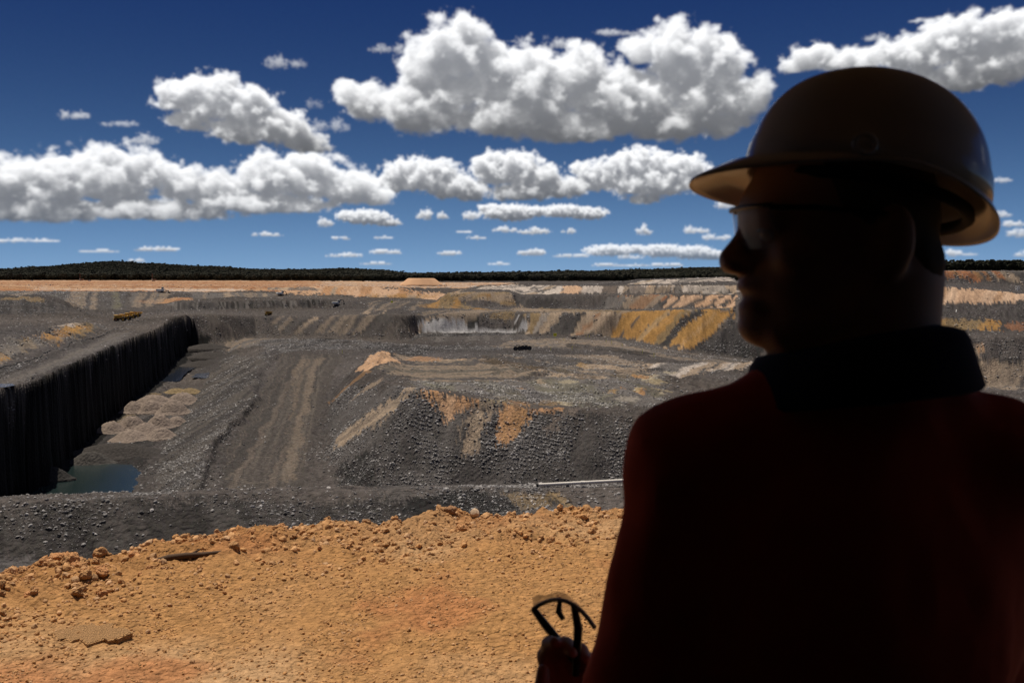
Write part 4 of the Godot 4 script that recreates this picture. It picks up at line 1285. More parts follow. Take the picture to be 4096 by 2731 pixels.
func build_land() -> void:
	var st := SurfaceTool.new()
	st.begin(Mesh.PRIMITIVE_TRIANGLES)
	st.set_smooth_group(0)
	var xs := []
	var ds := [1960.0]
	for k in 150:
		xs.append(-900.0 + k * 28.0)
	for k in 60:
		ds.append(2050.0 * pow(1.03, k))
	for j in ds.size() - 1:
		for i in xs.size() - 1:
			var q := []
			for o in [[0, 0], [1, 0], [0, 1], [1, 1]]:
				var d: float = ds[j + o[1]]
				var px: float = xs[i + o[0]]
				q.append(Vector3((px - MIDX) / LENS * d, hill_y(px, d) - (4.0 if j + o[1] == 0 else 0.0), -d))
			for k in [0, 2, 1, 1, 2, 3]:
				st.add_vertex(q[k])
	st.generate_normals()
	setting("wooded_hills", st.commit(), paint(Color(0.035, 0.035, 0.02), 1.0))
	# the plain all round, out to the horizon
	var pl := SurfaceTool.new()
	pl.begin(Mesh.PRIMITIVE_TRIANGLES)
	var n := 96
	for ring in [[0, 1], [1, 2]]:
		for k in n:
			var q := []
			for o in [[0, ring[0]], [1, ring[0]], [0, ring[1]], [1, ring[1]]]:
				var a: float = TAU * (k + o[0]) / n
				var ahead := cos(a) > 0.5
				var d: float = [5500.0 if ahead else 40.0, 7000.0, 30000.0][o[1]]
				q.append(Vector3(sin(a) * d, -24.0 if o[1] == 2 or ahead else (-14.0 if o[1] == 1 else -1.2), -cos(a) * d))
			for v in [0, 2, 1, 1, 2, 3]:
				pl.add_vertex(q[v])
	pl.generate_normals()
	setting("plain", pl.commit(), paint(Color(0.06, 0.055, 0.03), 1.0))
	# woodland
	var dice := RandomNumberGenerator.new()
	dice.seed = 15
	var buffers := [PackedFloat32Array(), PackedFloat32Array(), PackedFloat32Array()]
	for k in 62000:
		var px := dice.randf_range(-260.0, 2620.0)
		var d := 0.0
		if k < 22000:
			d = 1905.0 + 170.0 * dice.randf() + 60.0 * jag.get_noise_1d(px * 1.7)
		else:
			d = sqrt(lerpf(2050.0 * 2050.0, 3470.0 * 3470.0, dice.randf()))
		var x := (px - MIDX) / LENS * d
		var y := ground_xz(x, -d) if d < 2040.0 else hill_y(px, d)
		var h := dice.randf_range(9.0, 14.5) * (1.0 + 0.2 * jag.get_noise_2d(x * 0.4, d * 0.4))
		if dice.randf() < 0.03:
			h *= 1.25
		var c := Color(0.034, 0.036, 0.02).lerp(Color(0.06, 0.052, 0.032), dice.randf() * dice.randf()) * dice.randf_range(0.6, 1.1)
		add_copy(buffers[k % 3], Basis(Vector3.UP, dice.randf() * TAU) * Basis.from_scale(Vector3(h, h, h)), Vector3(x, y - 0.4, -d), c)
	# the nearer belt behind the dumps on the right
	for k in 5000:
		var px := dice.randf_range(1950.0, 2900.0)
		var d := 945.0 + 170.0 * dice.randf()
		var x := (px - MIDX) / LENS * d
		var h := dice.randf_range(7.0, 12.5)
		add_copy(buffers[k % 3], Basis(Vector3.UP, dice.randf() * TAU) * Basis.from_scale(Vector3(h, h, h)), Vector3(x, ground_xz(x, -d) - 0.4, -d), Color(0.032, 0.034, 0.018) * dice.randf_range(0.6, 1.15))
	for k in 3:
		scatter("woodland", tree_mesh(200 + k), stone_material(), buffers[k])

func tree_mesh(seed_of: int) -> ArrayMesh:
	# one unit high: a forked trunk under clumps of leaves
	var dice := RandomNumberGenerator.new()
	dice.seed = seed_of
	var st := SurfaceTool.new()
	st.begin(Mesh.PRIMITIVE_TRIANGLES)
	add_tube(st, PackedVector3Array([Vector3(0, 0, 0), Vector3(0.02, 0.35, 0), Vector3(0.05, 0.75, 0.02)]), [0.022, 0.016, 0.008], 4, false)
	for limb in 4:
		var top := Vector3(dice.randf_range(-0.25, 0.25), dice.randf_range(0.6, 0.85), dice.randf_range(-0.25, 0.25))
		add_tube(st, PackedVector3Array([Vector3(0.02, 0.35 + 0.08 * limb, 0), top]), [0.011, 0.004], 3, false)
	st.generate_normals()
	for k in 11:
		var a := dice.randf() * TAU
		var q := 0.27 * sqrt(dice.randf())
		var y := dice.randf_range(0.48, 0.92)
		var s := dice.randf_range(0.07, 0.15)
		var t := Transform3D(Basis.from_euler(Vector3(dice.randf(), dice.randf() * TAU, dice.randf())).scaled(Vector3(s * 1.25, s * 0.8, s * 1.25)), Vector3(cos(a) * q * (1.25 - y * 0.5), y, sin(a) * q * (1.25 - y * 0.5)))
		st.append_from(rock_mesh(seed_of * 20 + k), 0, t)
	return st.commit()

# ---------------------------------------------------------------- bodies: joints with radii joined by a smooth minimum, meshed as surface nets
var cones := PackedFloat32Array()      # a, radius at a, b, radius at b
var balls := PackedFloat32Array()      # centre, three radii
var blend := 0.02
var swell := 0.0                       # grows the whole field: clothing
var crease := 0.0

func cone(a: Vector3, ra: float, b: Vector3, rb: float) -> void:
	cones.append_array([a.x, a.y, a.z, ra, b.x, b.y, b.z, rb])

func ball(c: Vector3, r: Vector3) -> void:
	balls.append_array([c.x, c.y, c.z, r.x, r.y, r.z])

func clear_field(k := 0.02, grown := 0.0, folds := 0.0) -> void:
	cones.clear()
	balls.clear()
	blend = k
	swell = grown
	crease = folds

func field(p: Vector3) -> float:
	var d := 1e3
	for i in range(0, cones.size(), 8):
		var a := Vector3(cones[i], cones[i + 1], cones[i + 2])
		var ab := Vector3(cones[i + 4], cones[i + 5], cones[i + 6]) - a
		var t := clampf((p - a).dot(ab) / maxf(ab.length_squared(), 1e-9), 0.0, 1.0)
		d = join(d, (p - a - ab * t).length() - lerpf(cones[i + 3], cones[i + 7], t))
	for i in range(0, balls.size(), 6):
		var q := p - Vector3(balls[i], balls[i + 1], balls[i + 2])
		var r := Vector3(balls[i + 3], balls[i + 4], balls[i + 5])
		var k0 := (q / r).length()
		var k1 := (q / (r * r)).length()
		d = join(d, k0 * (k0 - 1.0) / k1 if k1 > 1e-6 else -r.x)
	if crease > 0.0 and absf(d) < 0.06:
		d += crease * (grain.get_noise_3d(p.x * 26.0 + p.y * 14.0, p.y * 17.0 - p.x * 12.0, p.z * 24.0) + 0.6 * grain.get_noise_3d(p.x * 60.0, p.y * 34.0, p.z * 60.0))
	return d - swell

func join(a: float, b: float) -> float:
	var h := maxf(blend - absf(a - b), 0.0) / blend
	return minf(a, b) - h * h * blend * 0.25

func skin(st: SurfaceTool, lo: Vector3, hi: Vector3, cell: float, cut := 0) -> void:
	var nx := int((hi.x - lo.x) / cell / 4.0 + 1.0) * 4 + 1
	var ny := int((hi.y - lo.y) / cell / 4.0 + 1.0) * 4 + 1
	var nz := int((hi.z - lo.z) / cell / 4.0 + 1.0) * 4 + 1
	var val := PackedFloat32Array()
	val.resize(nx * ny * nz)
	val.fill(1.0)
	var far := cell * 4.2
	var live := []
	for z in range(0, nz - 1, 4):
		for y in range(0, ny - 1, 4):
			for x in range(0, nx - 1, 4):
				var m := field(lo + Vector3(x + 2, y + 2, z + 2) * cell)
				var near := absf(m) < far
				if near:
					live.append(Vector3i(x, y, z))
				for c in range(0, 5):
					for b in range(0, 5):
						var row := ((z + c) * ny + y + b) * nx + x
						for a in range(0, 5):
							if near:
								if val[row + a] == 1.0 or val[row + a] == -1.0:
									var p := lo + Vector3(x + a, y + b, z + c) * cell
									var v := field(p)
									if cut:
										v = maxf(v, cut_off(cut, p))
									val[row + a] = v if v != 1.0 else 0.99
							elif m < 0.0 and val[row + a] == 1.0:
								val[row + a] = -1.0
	var at_cell := {}
	var corner := PackedInt32Array([0, 1, nx, nx + 1, nx * ny, nx * ny + 1, nx * ny + nx, nx * ny + nx + 1])
	for w: Vector3i in live:
		for c in 4:
			for b in 4:
				for a in 4:
					var i := ((w.z + c) * ny + w.y + b) * nx + w.x + a
					var sum := Vector3.ZERO
					var n := 0
					for e in [[0, 1], [2, 3], [4, 5], [6, 7], [0, 2], [1, 3], [4, 6], [5, 7], [0, 4], [1, 5], [2, 6], [3, 7]]:
						var va := val[i + corner[e[0]]]
						var vb := val[i + corner[e[1]]]
						if (va < 0.0) != (vb < 0.0):
							var t := va / (va - vb)
							var pa := Vector3(e[0] & 1, (e[0] >> 1) & 1, e[0] >> 2)
							var pb := Vector3(e[1] & 1, (e[1] >> 1) & 1, e[1] >> 2)
							sum += pa.lerp(pb, t)
							n += 1
					if n:
						at_cell[i] = lo + (Vector3(w.x + a, w.y + b, w.z + c) + sum / n) * cell
	st.set_smooth_group(0)
	for i: int in at_cell:
		for axis in 3:
			var step: int = [1, nx, nx * ny][axis]
			var u: int = [nx, nx * ny, 1][axis]
			var v: int = [nx * ny, 1, nx][axis]
			if (val[i] < 0.0) == (val[i + step] < 0.0):
				continue
			if not (at_cell.has(i - u) and at_cell.has(i - v) and at_cell.has(i - u - v)):
				continue
			var q := [at_cell[i], at_cell[i - u], at_cell[i - u - v], at_cell[i - v]]
			if val[i] < 0.0:
				q = [q[0], q[3], q[2], q[1]]
			for k in [0, 1, 2, 0, 2, 3]:
				st.add_vertex(q[k])

func fresh() -> SurfaceTool:
	var st := SurfaceTool.new()
	st.begin(Mesh.PRIMITIVE_TRIANGLES)
	return st

func dress(parent: Node3D, called: String, mat: Material, st: SurfaceTool) -> MeshInstance3D:
	st.generate_normals()
	return part(called, st.commit(), mat, parent)

func cut_off(how: int, p: Vector3) -> float:
	# where clothes and hair end
	if how == 1:
		return maxf(maxf((LEFT_WRIST - p).dot(Vector3(-0.20, -0.36, -0.91)) * -1.0 - 0.005, (p.y - 1.615)), 0.90 - p.y)
	if how == 2:
		return maxf(0.11 - p.y, p.y - 0.985)
	var f := HEAD.x - p.x
	return maxf(f - 0.022 - 0.35 * (p.y - HEAD.y - 0.03), (-0.052 + (f + 0.09) * 0.75) - (p.y - HEAD.y))

const HEAD := Vector3(0.340, 1.7325, -1.03)
const HIPS := Vector3(0.345, 0.98, -1.05)

func hd(f: float, u: float, w: float) -> Vector3:   # forward, up, towards the camera
	return HEAD + Vector3(-f, u, w)

func head_field() -> void:
	clear_field(0.022)
	ball(hd(0.000, 0.034, 0), Vector3(0.095, 0.097, 0.077))
	ball(hd(0.030, -0.035, 0), Vector3(0.066, 0.072, 0.060))
	ball(hd(0.078, 0.030, 0), Vector3(0.026, 0.034, 0.052))      # brow
	for s in [-1, 1]:
		cone(hd(0.0, -0.062, 0.056 * s), 0.016, hd(0.066, -0.090, 0.026 * s), 0.017)   # jaw
		ball(hd(0.058, -0.014, 0.044 * s), Vector3(0.022, 0.018, 0.020))                # cheek
	ball(hd(0.080, -0.085, 0), Vector3(0.0255, 0.021, 0.027))      # chin
	cone(hd(-0.028, -0.035, 0), 0.074, hd(-0.012, -0.20, 0.0), 0.075)                    # neck
	cone(hd(0.03, -0.085, 0), 0.045, hd(0.02, -0.19, 0.0), 0.055)

func face_field() -> void:
	# finer features, joined tightly
	blend = 0.009
	cone(hd(0.094, 0.012, 0), 0.010, hd(0.114, -0.014, 0), 0.011)    # nose
	ball(hd(0.109, -0.022, 0.010), Vector3(0.012, 0.008, 0.009))
	ball(hd(0.109, -0.022, -0.010), Vector3(0.012, 0.008, 0.009))
	ball(hd(0.091, -0.044, 0), Vector3(0.015, 0.0075, 0.024))        # lips
	ball(hd(0.090, -0.0655, 0), Vector3(0.0145, 0.0078, 0.021))
	for s in [-1, 1]:
		ball(hd(-0.022, -0.002, 0.079 * s), Vector3(0.018, 0.032, 0.009))
		ball(hd(-0.030, 0.006, 0.085 * s), Vector3(0.012, 0.026, 0.006))

func hand_field(wrist: Vector3, a: Vector3, b: Vector3, curl: Array, spread := 0.019) -> void:
	# a: from the wrist to the knuckles, b: to the thumb's side
	a = a.normalized()
	b = (b - a * b.dot(a)).normalized()
	var c := a.cross(b)
	clear_field(0.010)
	for k in 4:
		var off := (1.5 - k) * spread
		cone(wrist + b * off * 0.55, 0.019, wrist + a * 0.082 + b * off, 0.0135)
	var size := [0.92, 1.0, 0.95, 0.76]
	for k in 4:
		var p := wrist + a * (0.085 - 0.004 * absf(k - 1.0)) + b * (1.5 - k) * spread
		var turn := 0.0
		var lens := [0.043, 0.027, 0.022]
		for j in 3:
			turn += float(curl[k]) * [0.8, 1.15, 0.7][j]
			var q: Vector3 = p + (a * cos(turn) + c * sin(turn)) * lens[j] * size[k]
			blend = 0.004
			cone(p, 0.0095 - 0.0007 * j, q, 0.0088 - 0.0007 * j)
			p = q
	blend = 0.012
	var t0 := wrist + a * 0.022 + b * 0.026 + c * 0.008
	var t1 := t0 + a * 0.032 + b * 0.024 + c * 0.020
	var t2 := t1 + a * 0.026 - b * 0.004 + c * 0.018
	cone(t0, 0.015, t1, 0.0115)
	cone(t1, 0.0115, t2, 0.0085)

func limb_field(k := 0.03, grown := 0.0, folds := 0.0) -> void:
	clear_field(k, grown, folds)
	ball(Vector3(0.345, 1.36, -1.05), Vector3(0.175, 0.235, 0.118))
	ball(Vector3(0.345, 1.10, -1.05), Vector3(0.158, 0.22, 0.112))
	cone(Vector3(0.345, 1.60, -1.03), 0.062, Vector3(0.345, 1.48, -1.04), 0.085)
	for s in [-1, 1]:
		cone(Vector3(0.345 + 0.045 * s, 1.548, -1.03), 0.058, Vector3(0.345 + 0.150 * s, 1.512, -1.04), 0.048)
		cone(Vector3(0.345 + 0.1 * s, 1.42, -1.05), 0.07, Vector3(0.345 + 0.152 * s, 1.50, -1.04), 0.049)
	cone(Vector3(0.186, 1.502, -1.04), 0.049, Vector3(0.131, 1.262, -1.045), 0.043)
	cone(Vector3(0.131, 1.258, -1.045), 0.042, Vector3(0.092, 1.108, -1.27), 0.029)
	cone(Vector3(0.504, 1.502, -1.04), 0.049, Vector3(0.515, 1.232, -1.12), 0.043)
	cone(Vector3(0.515, 1.228, -1.12), 0.042, Vector3(0.245, 1.135, -1.25), 0.029)

func leg_field(k := 0.03, grown := 0.0, folds := 0.0) -> void:
	clear_field(k, grown, folds)
	ball(Vector3(0.345, 0.97, -1.05), Vector3(0.165, 0.13, 0.118))
	for s in [-1, 1]:
		cone(Vector3(0.345 + 0.085 * s, 0.92, -1.05), 0.085, Vector3(0.345 + 0.105 * s, 0.50, -1.06), 0.058)
		cone(Vector3(0.345 + 0.105 * s, 0.50, -1.06), 0.056, Vector3(0.345 + 0.115 * s, 0.10, -1.04), 0.042)

const LEFT_WRIST := Vector3(0.090, 1.098, -1.275)
const RIGHT_WRIST := Vector3(0.235, 1.128, -1.255)

func build_person() -> void:
	var who := thing("person", "person in white hard hat and orange work shirt, back to us, head turned left", "person", Vector3.ZERO)
	var skin_mat := paint(Color(0.42, 0.24, 0.16), 0.55)
	skin_mat.subsurf_scatter_enabled = true
	skin_mat.subsurf_scatter_strength = 0.08
	var st := fresh()
	limb_field()
	skin(st, Vector3(0.03, 0.86, -1.32), Vector3(0.62, 1.60, -0.88), 0.012)
	leg_field()
	skin(st, Vector3(0.15, 0.04, -1.22), Vector3(0.54, 1.1, -0.9), 0.014)
	head_field()
	face_field()
	blend = 0.013
	skin(st, hd(0.13, -0.18, -0.1), hd(-0.13, 0.14, 0.1), 0.0038)
	hand_field(LEFT_WRIST, Vector3(-0.20, 0.62, -0.72), Vector3(-0.9, 0.0, 0.35), [0.75, 0.95, 1.0, 1.05])
	skin(st, LEFT_WRIST - Vector3(0.13, 0.08, 0.15), LEFT_WRIST + Vector3(0.10, 0.15, 0.08), 0.0032)
	hand_field(RIGHT_WRIST, Vector3(-0.93, 0.02, -0.33), Vector3(0.0, 1.0, 0.1), [0.35, 0.4, 0.45, 0.55])
	skin(st, RIGHT_WRIST - Vector3(0.24, 0.09, 0.18), RIGHT_WRIST + Vector3(0.05, 0.10, 0.08), 0.0032)
	dress(who, "body", skin_mat, st)
	var cloth := paint(Color(0.62, 0.075, 0.02), 0.95)
	cloth.heightmap_enabled = true
	cloth.heightmap_texture = noise_texture(256, 51, 0.2, 3, Color.BLACK, Color.WHITE)
	cloth.heightmap_scale = 0.06
	cloth.uv1_triplanar = true
	cloth.uv1_scale = Vector3.ONE * 14.0
	st = fresh()
	limb_field(0.035, 0.009, 0.0045)
	skin(st, Vector3(0.0, 0.84, -1.31), Vector3(0.66, 1.64, -0.86), 0.0095, 1)
	dress(who, "shirt", cloth, st)
	var navy := paint(Color(0.018, 0.02, 0.035), 0.95)
	st = fresh()
	leg_field(0.03, 0.012, 0.004)
	skin(st, Vector3(0.13, 0.08, -1.24), Vector3(0.57, 1.02, -0.88), 0.013, 2)
	dress(who, "trousers", navy, st)
	for s in [-1, 1]:
		st = fresh()
		clear_field(0.03)
		var x := 0.345 + 0.117 * float(s)
		cone(Vector3(x, 0.20, -1.04), 0.055, Vector3(x, 0.05, -1.03), 0.048)
		cone(Vector3(x, 0.048, -1.02), 0.046, Vector3(x + 0.02 * s, 0.04, -1.22), 0.040)
		skin(st, Vector3(x - 0.1, 0.0, -1.3), Vector3(x + 0.1, 0.26, -0.94), 0.010)
		dress(who, "boot", paint(Color(0.05, 0.03, 0.02), 0.6), st)
	# collar: a stiff band that stands away from the neck and falls open
	var co := SurfaceTool.new()
	co.begin(Mesh.PRIMITIVE_TRIANGLES)
	co.set_smooth_group(0)
	var prof := [[0.080, 0.008], [0.098, 0.006], [0.110, 0.003], [0.116, -0.006], [0.131, -0.050], [0.128, -0.054], [0.100, -0.028], [0.082, -0.020], [0.080, 0.008]]
	var n := 56
	for k in n:
		for i in prof.size() - 1:
			var q := []
			for o in [[0, 0], [1, 0], [0, 1], [1, 1]]:
				var a: float = TAU * (k + o[0]) / n
				var r: float = prof[i + o[1]][0]
				var drop_y: float = prof[i + o[1]][1]
				var flare := 1.0 + 0.05 * sin(a * 3.0 + 1.0)
				q.append(Vector3(0.362 + sin(a) * r * 0.93 * flare, 1.626 + drop_y + 0.013 * sin(a) + 0.012 * cos(a), -1.03 + cos(a) * r * 0.9))
			for v in [0, 1, 2, 1, 3, 2]:
				co.add_vertex(q[v])
	co.generate_normals()
	part("collar", co.commit(), navy, who)
	# hair
	var hair := paint(Color(0.10, 0.075, 0.055), 0.8)
	st = fresh()
	clear_field(0.02, 0.0, 0.0035)
	ball(hd(-0.004, 0.032, 0), Vector3(0.095, 0.099, 0.081))
	cone(hd(-0.054, -0.02, -0.03), 0.036, hd(-0.054, -0.02, 0.03), 0.036)
	skin(st, hd(0.1, -0.09, -0.1), hd(-0.14, 0.15, 0.1), 0.0055, 3)
	dress(who, "hair", hair, st)
	for s in [-1, 1]:
		var eye := SphereMesh.new()
		eye.radius = 0.0118
		eye.height = 0.0236
		eye.radial_segments = 20
		eye.rings = 10
		var e := part("eye", eye, paint(Color(0.7, 0.68, 0.65), 0.2), who, hd(0.0815, 0.012, 0.032 * s))
		var iris := SphereMesh.new()
		iris.radius = 0.0062
		iris.height = 0.0124
		part("iris", iris, paint(Color(0.06, 0.04, 0.03), 0.2), e, Vector3(-0.0066, 0, 0))
	hard_hat(who)
	worn_glasses(who)

var side_of_hat := Vector3(0, 0, 1)

func hard_hat(who: Node3D) -> void:
	var shell := paint(Color(0.80, 0.74, 0.65), 0.28)
	shell.clearcoat_enabled = true
	shell.clearcoat = 0.5
	shell.clearcoat_roughness = 0.1
	var c := Vector3(0.367, 1.7865, -1.03)
	var tilt := deg_to_rad(13.0)
	var fwd := Vector3(-cos(tilt), sin(tilt), 0)
	var up := Vector3(sin(tilt), cos(tilt), 0).rotated(fwd, deg_to_rad(10.0))
	side_of_hat = up.cross(fwd)
	var st := SurfaceTool.new()
	st.begin(Mesh.PRIMITIVE_TRIANGLES)
	st.set_smooth_group(0)
	var n := 96
	var rings := []
	var m := 22
	for i in range(1, m + 1):           # outside of the dome
		rings.append([0, float(i) / m])
	for t in [0.12, 0.5, 0.9, 1.0]:      # top of the brim
		rings.append([1, t])
	for t in [1.0, 0.9, 0.5, 0.05]:      # underside
		rings.append([2, t])
	for i in range(m, 0, -1):           # inside of the dome
		rings.append([3, float(i) / m])
	var pts3 := []
	for r in rings:
		var ring := PackedVector3Array()
		for k in n:
			ring.append(hat_point(r[0], r[1], TAU * k / n, c, fwd, up))
		pts3.append(ring)
	var apex := hat_point(0, 0.0, 0.0, c, fwd, up)
	for k in n:
		var k2 := (k + 1) % n
		for v in [apex, pts3[0][k2], pts3[0][k]]:
			st.add_vertex(v)
	for i in pts3.size() - 1:
		for k in n:
			var k2 := (k + 1) % n
			for v in [pts3[i][k], pts3[i][k2], pts3[i + 1][k], pts3[i][k2], pts3[i + 1][k2], pts3[i + 1][k]]:
				st.add_vertex(v)
	var low: Vector3 = hat_point(3, 0.0, 0.0, c, fwd, up)
	var last: PackedVector3Array = pts3[pts3.size() - 1]
	for k in n:
		for v in [low, last[k], last[(k + 1) % n]]:
			st.add_vertex(v)
	st.generate_normals()
	var hat := part("hard_hat", st.commit(), shell, who)
	hat.set_meta("label", "white hard hat with a peak, tipped back")
	# head band inside
	var band := PackedVector3Array()
	for k in 41:
		var a := TAU * k / 40.0
		band.append(c + fwd * cos(a) * 0.102 + side_of_hat * (sin(a) * 0.083) - up * 0.012)
	part("headband", tube(band, [0.007], 6, false), paint(Color(0.02, 0.02, 0.02), 0.8), hat)
	# slot lug on the side
	var lug := PackedVector3Array()
	for k in 13:
		var a := TAU * k / 12.0
		lug.append(c + fwd * (0.047 + 0.010 * cos(a)) + side_of_hat * 0.1115 + up * (0.006 + 0.009 * sin(a)))
	part("slot", tube(lug, [0.0028], 6, false), shell, hat)

func hat_point(kind: int, t: float, a: float, c: Vector3, fwd: Vector3, up: Vector3) -> Vector3:
	var f := cos(a)
	var w := sin(a)
	var len_dome := 0.126 if f > 0.0 else 0.1185
	if kind == 0 or kind == 3:
		var phi := t * PI / 2
		var out := pow(sin(phi), 0.92)
		var h := 0.1265 * pow(maxf(cos(phi), 0.0), 0.86)
		var ridge := 0.0035 * exp(-pow(w * out / 0.16, 2.0)) * smoothstep(0.0, 0.3, cos(phi))
		var gutter := 0.0022 * smoothstep(0.86, 0.92, t) * (1.0 if kind == 0 else 0.0)
		var inset := 0.0 if kind == 0 else 0.0035
		return c + fwd * f * (len_dome * out + gutter - inset) + side_of_hat * (w * (0.108 * out + gutter - inset)) + up * (h + ridge - inset)
	var peak := pow(maxf(f, 0.0), 1.6)
	var back := pow(maxf(-f, 0.0), 1.6)
	var rim_f := lerpf(0.118, 0.181, peak) if f > 0.0 else lerpf(0.118, 0.1315, back)
	var rim_w := 0.117 + 0.004 * absf(f)
	var inner := Vector2(f * (len_dome - 0.002), w * 0.106)
	var outer := Vector2(f * rim_f, w * rim_w)
	var q := inner.lerp(outer, t)
	var fall := (0.029 * peak + 0.019 * back) * t * t + 0.0015 * t
	return c + fwd * q.x + side_of_hat * q.y + up * (-fall - (0.0032 if kind == 2 else 0.0) + (0.0010 if kind == 1 and t > 0.95 else 0.0))

func lens_material() -> StandardMaterial3D:
	var m := StandardMaterial3D.new()
	m.transparency = BaseMaterial3D.TRANSPARENCY_ALPHA
	m.albedo_color = Color(0.82, 0.86, 0.97, 0.14)
	m.roughness = 0.04
	m.metallic_specular = 0.6
	return m

func strip(a: PackedVector3Array, b: PackedVector3Array) -> ArrayMesh:
	# a thin curved pane between two lines, with a thickness of 2 mm
	var st := SurfaceTool.new()
	st.begin(Mesh.PRIMITIVE_TRIANGLES)
	st.set_smooth_group(0)
	for i in a.size() - 1:
		for v in [a[i], b[i], a[i + 1], a[i + 1], b[i], b[i + 1]]:
			st.add_vertex(v)
	st.generate_normals()
	return st.commit()

func worn_glasses(who: Node3D) -> void:
	var black := paint(Color(0.012, 0.012, 0.012), 0.35)
	var top := PackedVector3Array()
	var low := PackedVector3Array()
	for k in 25:
		var s := lerpf(-1.0, 1.0, k / 24.0)
		var w := sin(s * 1.25) * 0.069
		var f := 0.083 + 0.028 * cos(s * 1.35) - 0.004
		top.append(hd(f + 0.003, 0.036, w))
		low.append(hd(f - 0.003, -0.006 + 0.018 * exp(-pow(w / 0.012, 2.0)), w * 0.97))
	var g := part("spectacles", tube(top, [0.0026], 7), black, who)
	part("lens", strip(top, low), lens_material(), g)
	for s in [-1, 1]:
		part("temple", tube(PackedVector3Array([hd(0.090, 0.034, 0.064 * s), hd(0.05, 0.033, 0.076 * s), hd(-0.018, 0.026, 0.084 * s), hd(-0.040, 0.004, 0.082 * s)]), [0.003, 0.0028, 0.0024, 0.002], 7), black, g)

func held_glasses() -> void:
	var black := paint(Color(0.012, 0.012, 0.012), 0.4)
	var root := thing("safety_glasses", "clear safety glasses with black side arms held up in the person's left hand", "glasses", at_far(1284, 0.42, 1.32))
	var o := root.position
	var brow := PackedVector3Array()
	var edge := PackedVector3Array()
	for row in [[1225, 1397, 1.375, 1222, 1370], [1240, 1387, 1.365, 1236, 1364], [1256, 1380, 1.352, 1252, 1366], [1272, 1376, 1.338, 1268, 1360], [1286, 1376, 1.325, 1280, 1357], [1302, 1380, 1.312, 1298, 1361], [1318, 1388, 1.300, 1316, 1374], [1336, 1402, 1.288, 1334, 1392], [1352, 1420, 1.275, 1351, 1412], [1366, 1440, 1.262, 1367, 1434]]:
		brow.append(Vector3((row[0] - MIDX) / LENS * row[2], EYE + (HORIZON - row[1]) / LENS * row[2], -row[2]) - o)
		var d: float = row[2] - 0.022
		edge.append(Vector3((row[3] - MIDX) / LENS * d, EYE + (HORIZON - row[4]) / LENS * d, -d) - o)
	var bar := part("brow_bar", tube(brow, [0.0030], 8), black, root)
	var film := lens_material()
	film.albedo_color = Color(0.85, 0.83, 0.9, 0.6)
	film.roughness = 0.3
	part("lens", strip(edge, brow), film, bar)
	var low := PackedVector3Array()
	for k in brow.size():
		low.append(brow[k].lerp(edge[k], -0.9) + Vector3(0.004, -0.004, 0))
	part("lens", strip(brow, low), lens_material(), bar)
	var far_end := Vector3(0.086, 1.190, -1.31) - o
	part("temple", tube(PackedVector3Array([brow[0], brow[0].lerp(far_end, 0.35) + Vector3(-0.003, 0.002, 0), far_end]), [0.0045, 0.006, 0.005], 8), black, root)
	part("temple", tube(PackedVector3Array([brow[6], brow[6].lerp(far_end, 0.4) + Vector3(0.004, 0.0, 0.0), far_end + Vector3(-0.003, -0.012, 0.01)]), [0.0045, 0.006, 0.005], 8), black, root)
	part("nose_pad", tube(PackedVector3Array([brow[4], brow[4] + Vector3(-0.002, -0.014, 0.006), brow[4] + Vector3(0.004, -0.022, 0.012)]), [0.003, 0.0045, 0.0035], 7), black, root)

# ---------------------------------------------------------------- the hut that shades the person and the camera
func box_mesh(size: Vector3) -> BoxMesh:
	var b := BoxMesh.new()
	b.size = size
	return b

func build_hut() -> void:
	var hut := thing("lookout_hut", "dark open-fronted lookout hut around the viewpoint, shading the person", "hut", Vector3(0.2, 0, 0))
	var dark := paint(Color(0.085, 0.08, 0.075), 0.9)
	part("roof", box_mesh(Vector3(6.6, 0.12, 6.0)), dark, hut, Vector3(-0.6, 2.82, -0.25))
	part("back_wall", box_mesh(Vector3(6.4, 2.95, 0.1)), dark, hut, Vector3(-0.6, 1.28, 2.6))
	part("side_wall", box_mesh(Vector3(0.1, 2.95, 5.1)), dark, hut, Vector3(-3.75, 1.28, 0.0))
	part("side_wall", box_mesh(Vector3(0.1, 2.95, 3.05)), dark, hut, Vector3(2.55, 1.28, 1.02))
	part("floor_slab", box_mesh(Vector3(6.2, 0.1, 4.6)), paint(Color(0.03, 0.028, 0.026), 0.9), hut, Vector3(-0.6, 0.02, 0.25))
	for s in [-1, 1]:
		part("post", box_mesh(Vector3(0.1, 2.9, 0.1)), dark, hut, Vector3(2.55 if s > 0 else -3.75, 1.3, -3.1))

# ---------------------------------------------------------------- machines and small things in the pit
func bevel_box(size: Vector3, b := 0.06) -> ArrayMesh:
	var st := SurfaceTool.new()
	st.begin(Mesh.PRIMITIVE_TRIANGLES)
	add_bevel(st, Vector3.ZERO, size, b)
	st.generate_normals()
	return st.commit()

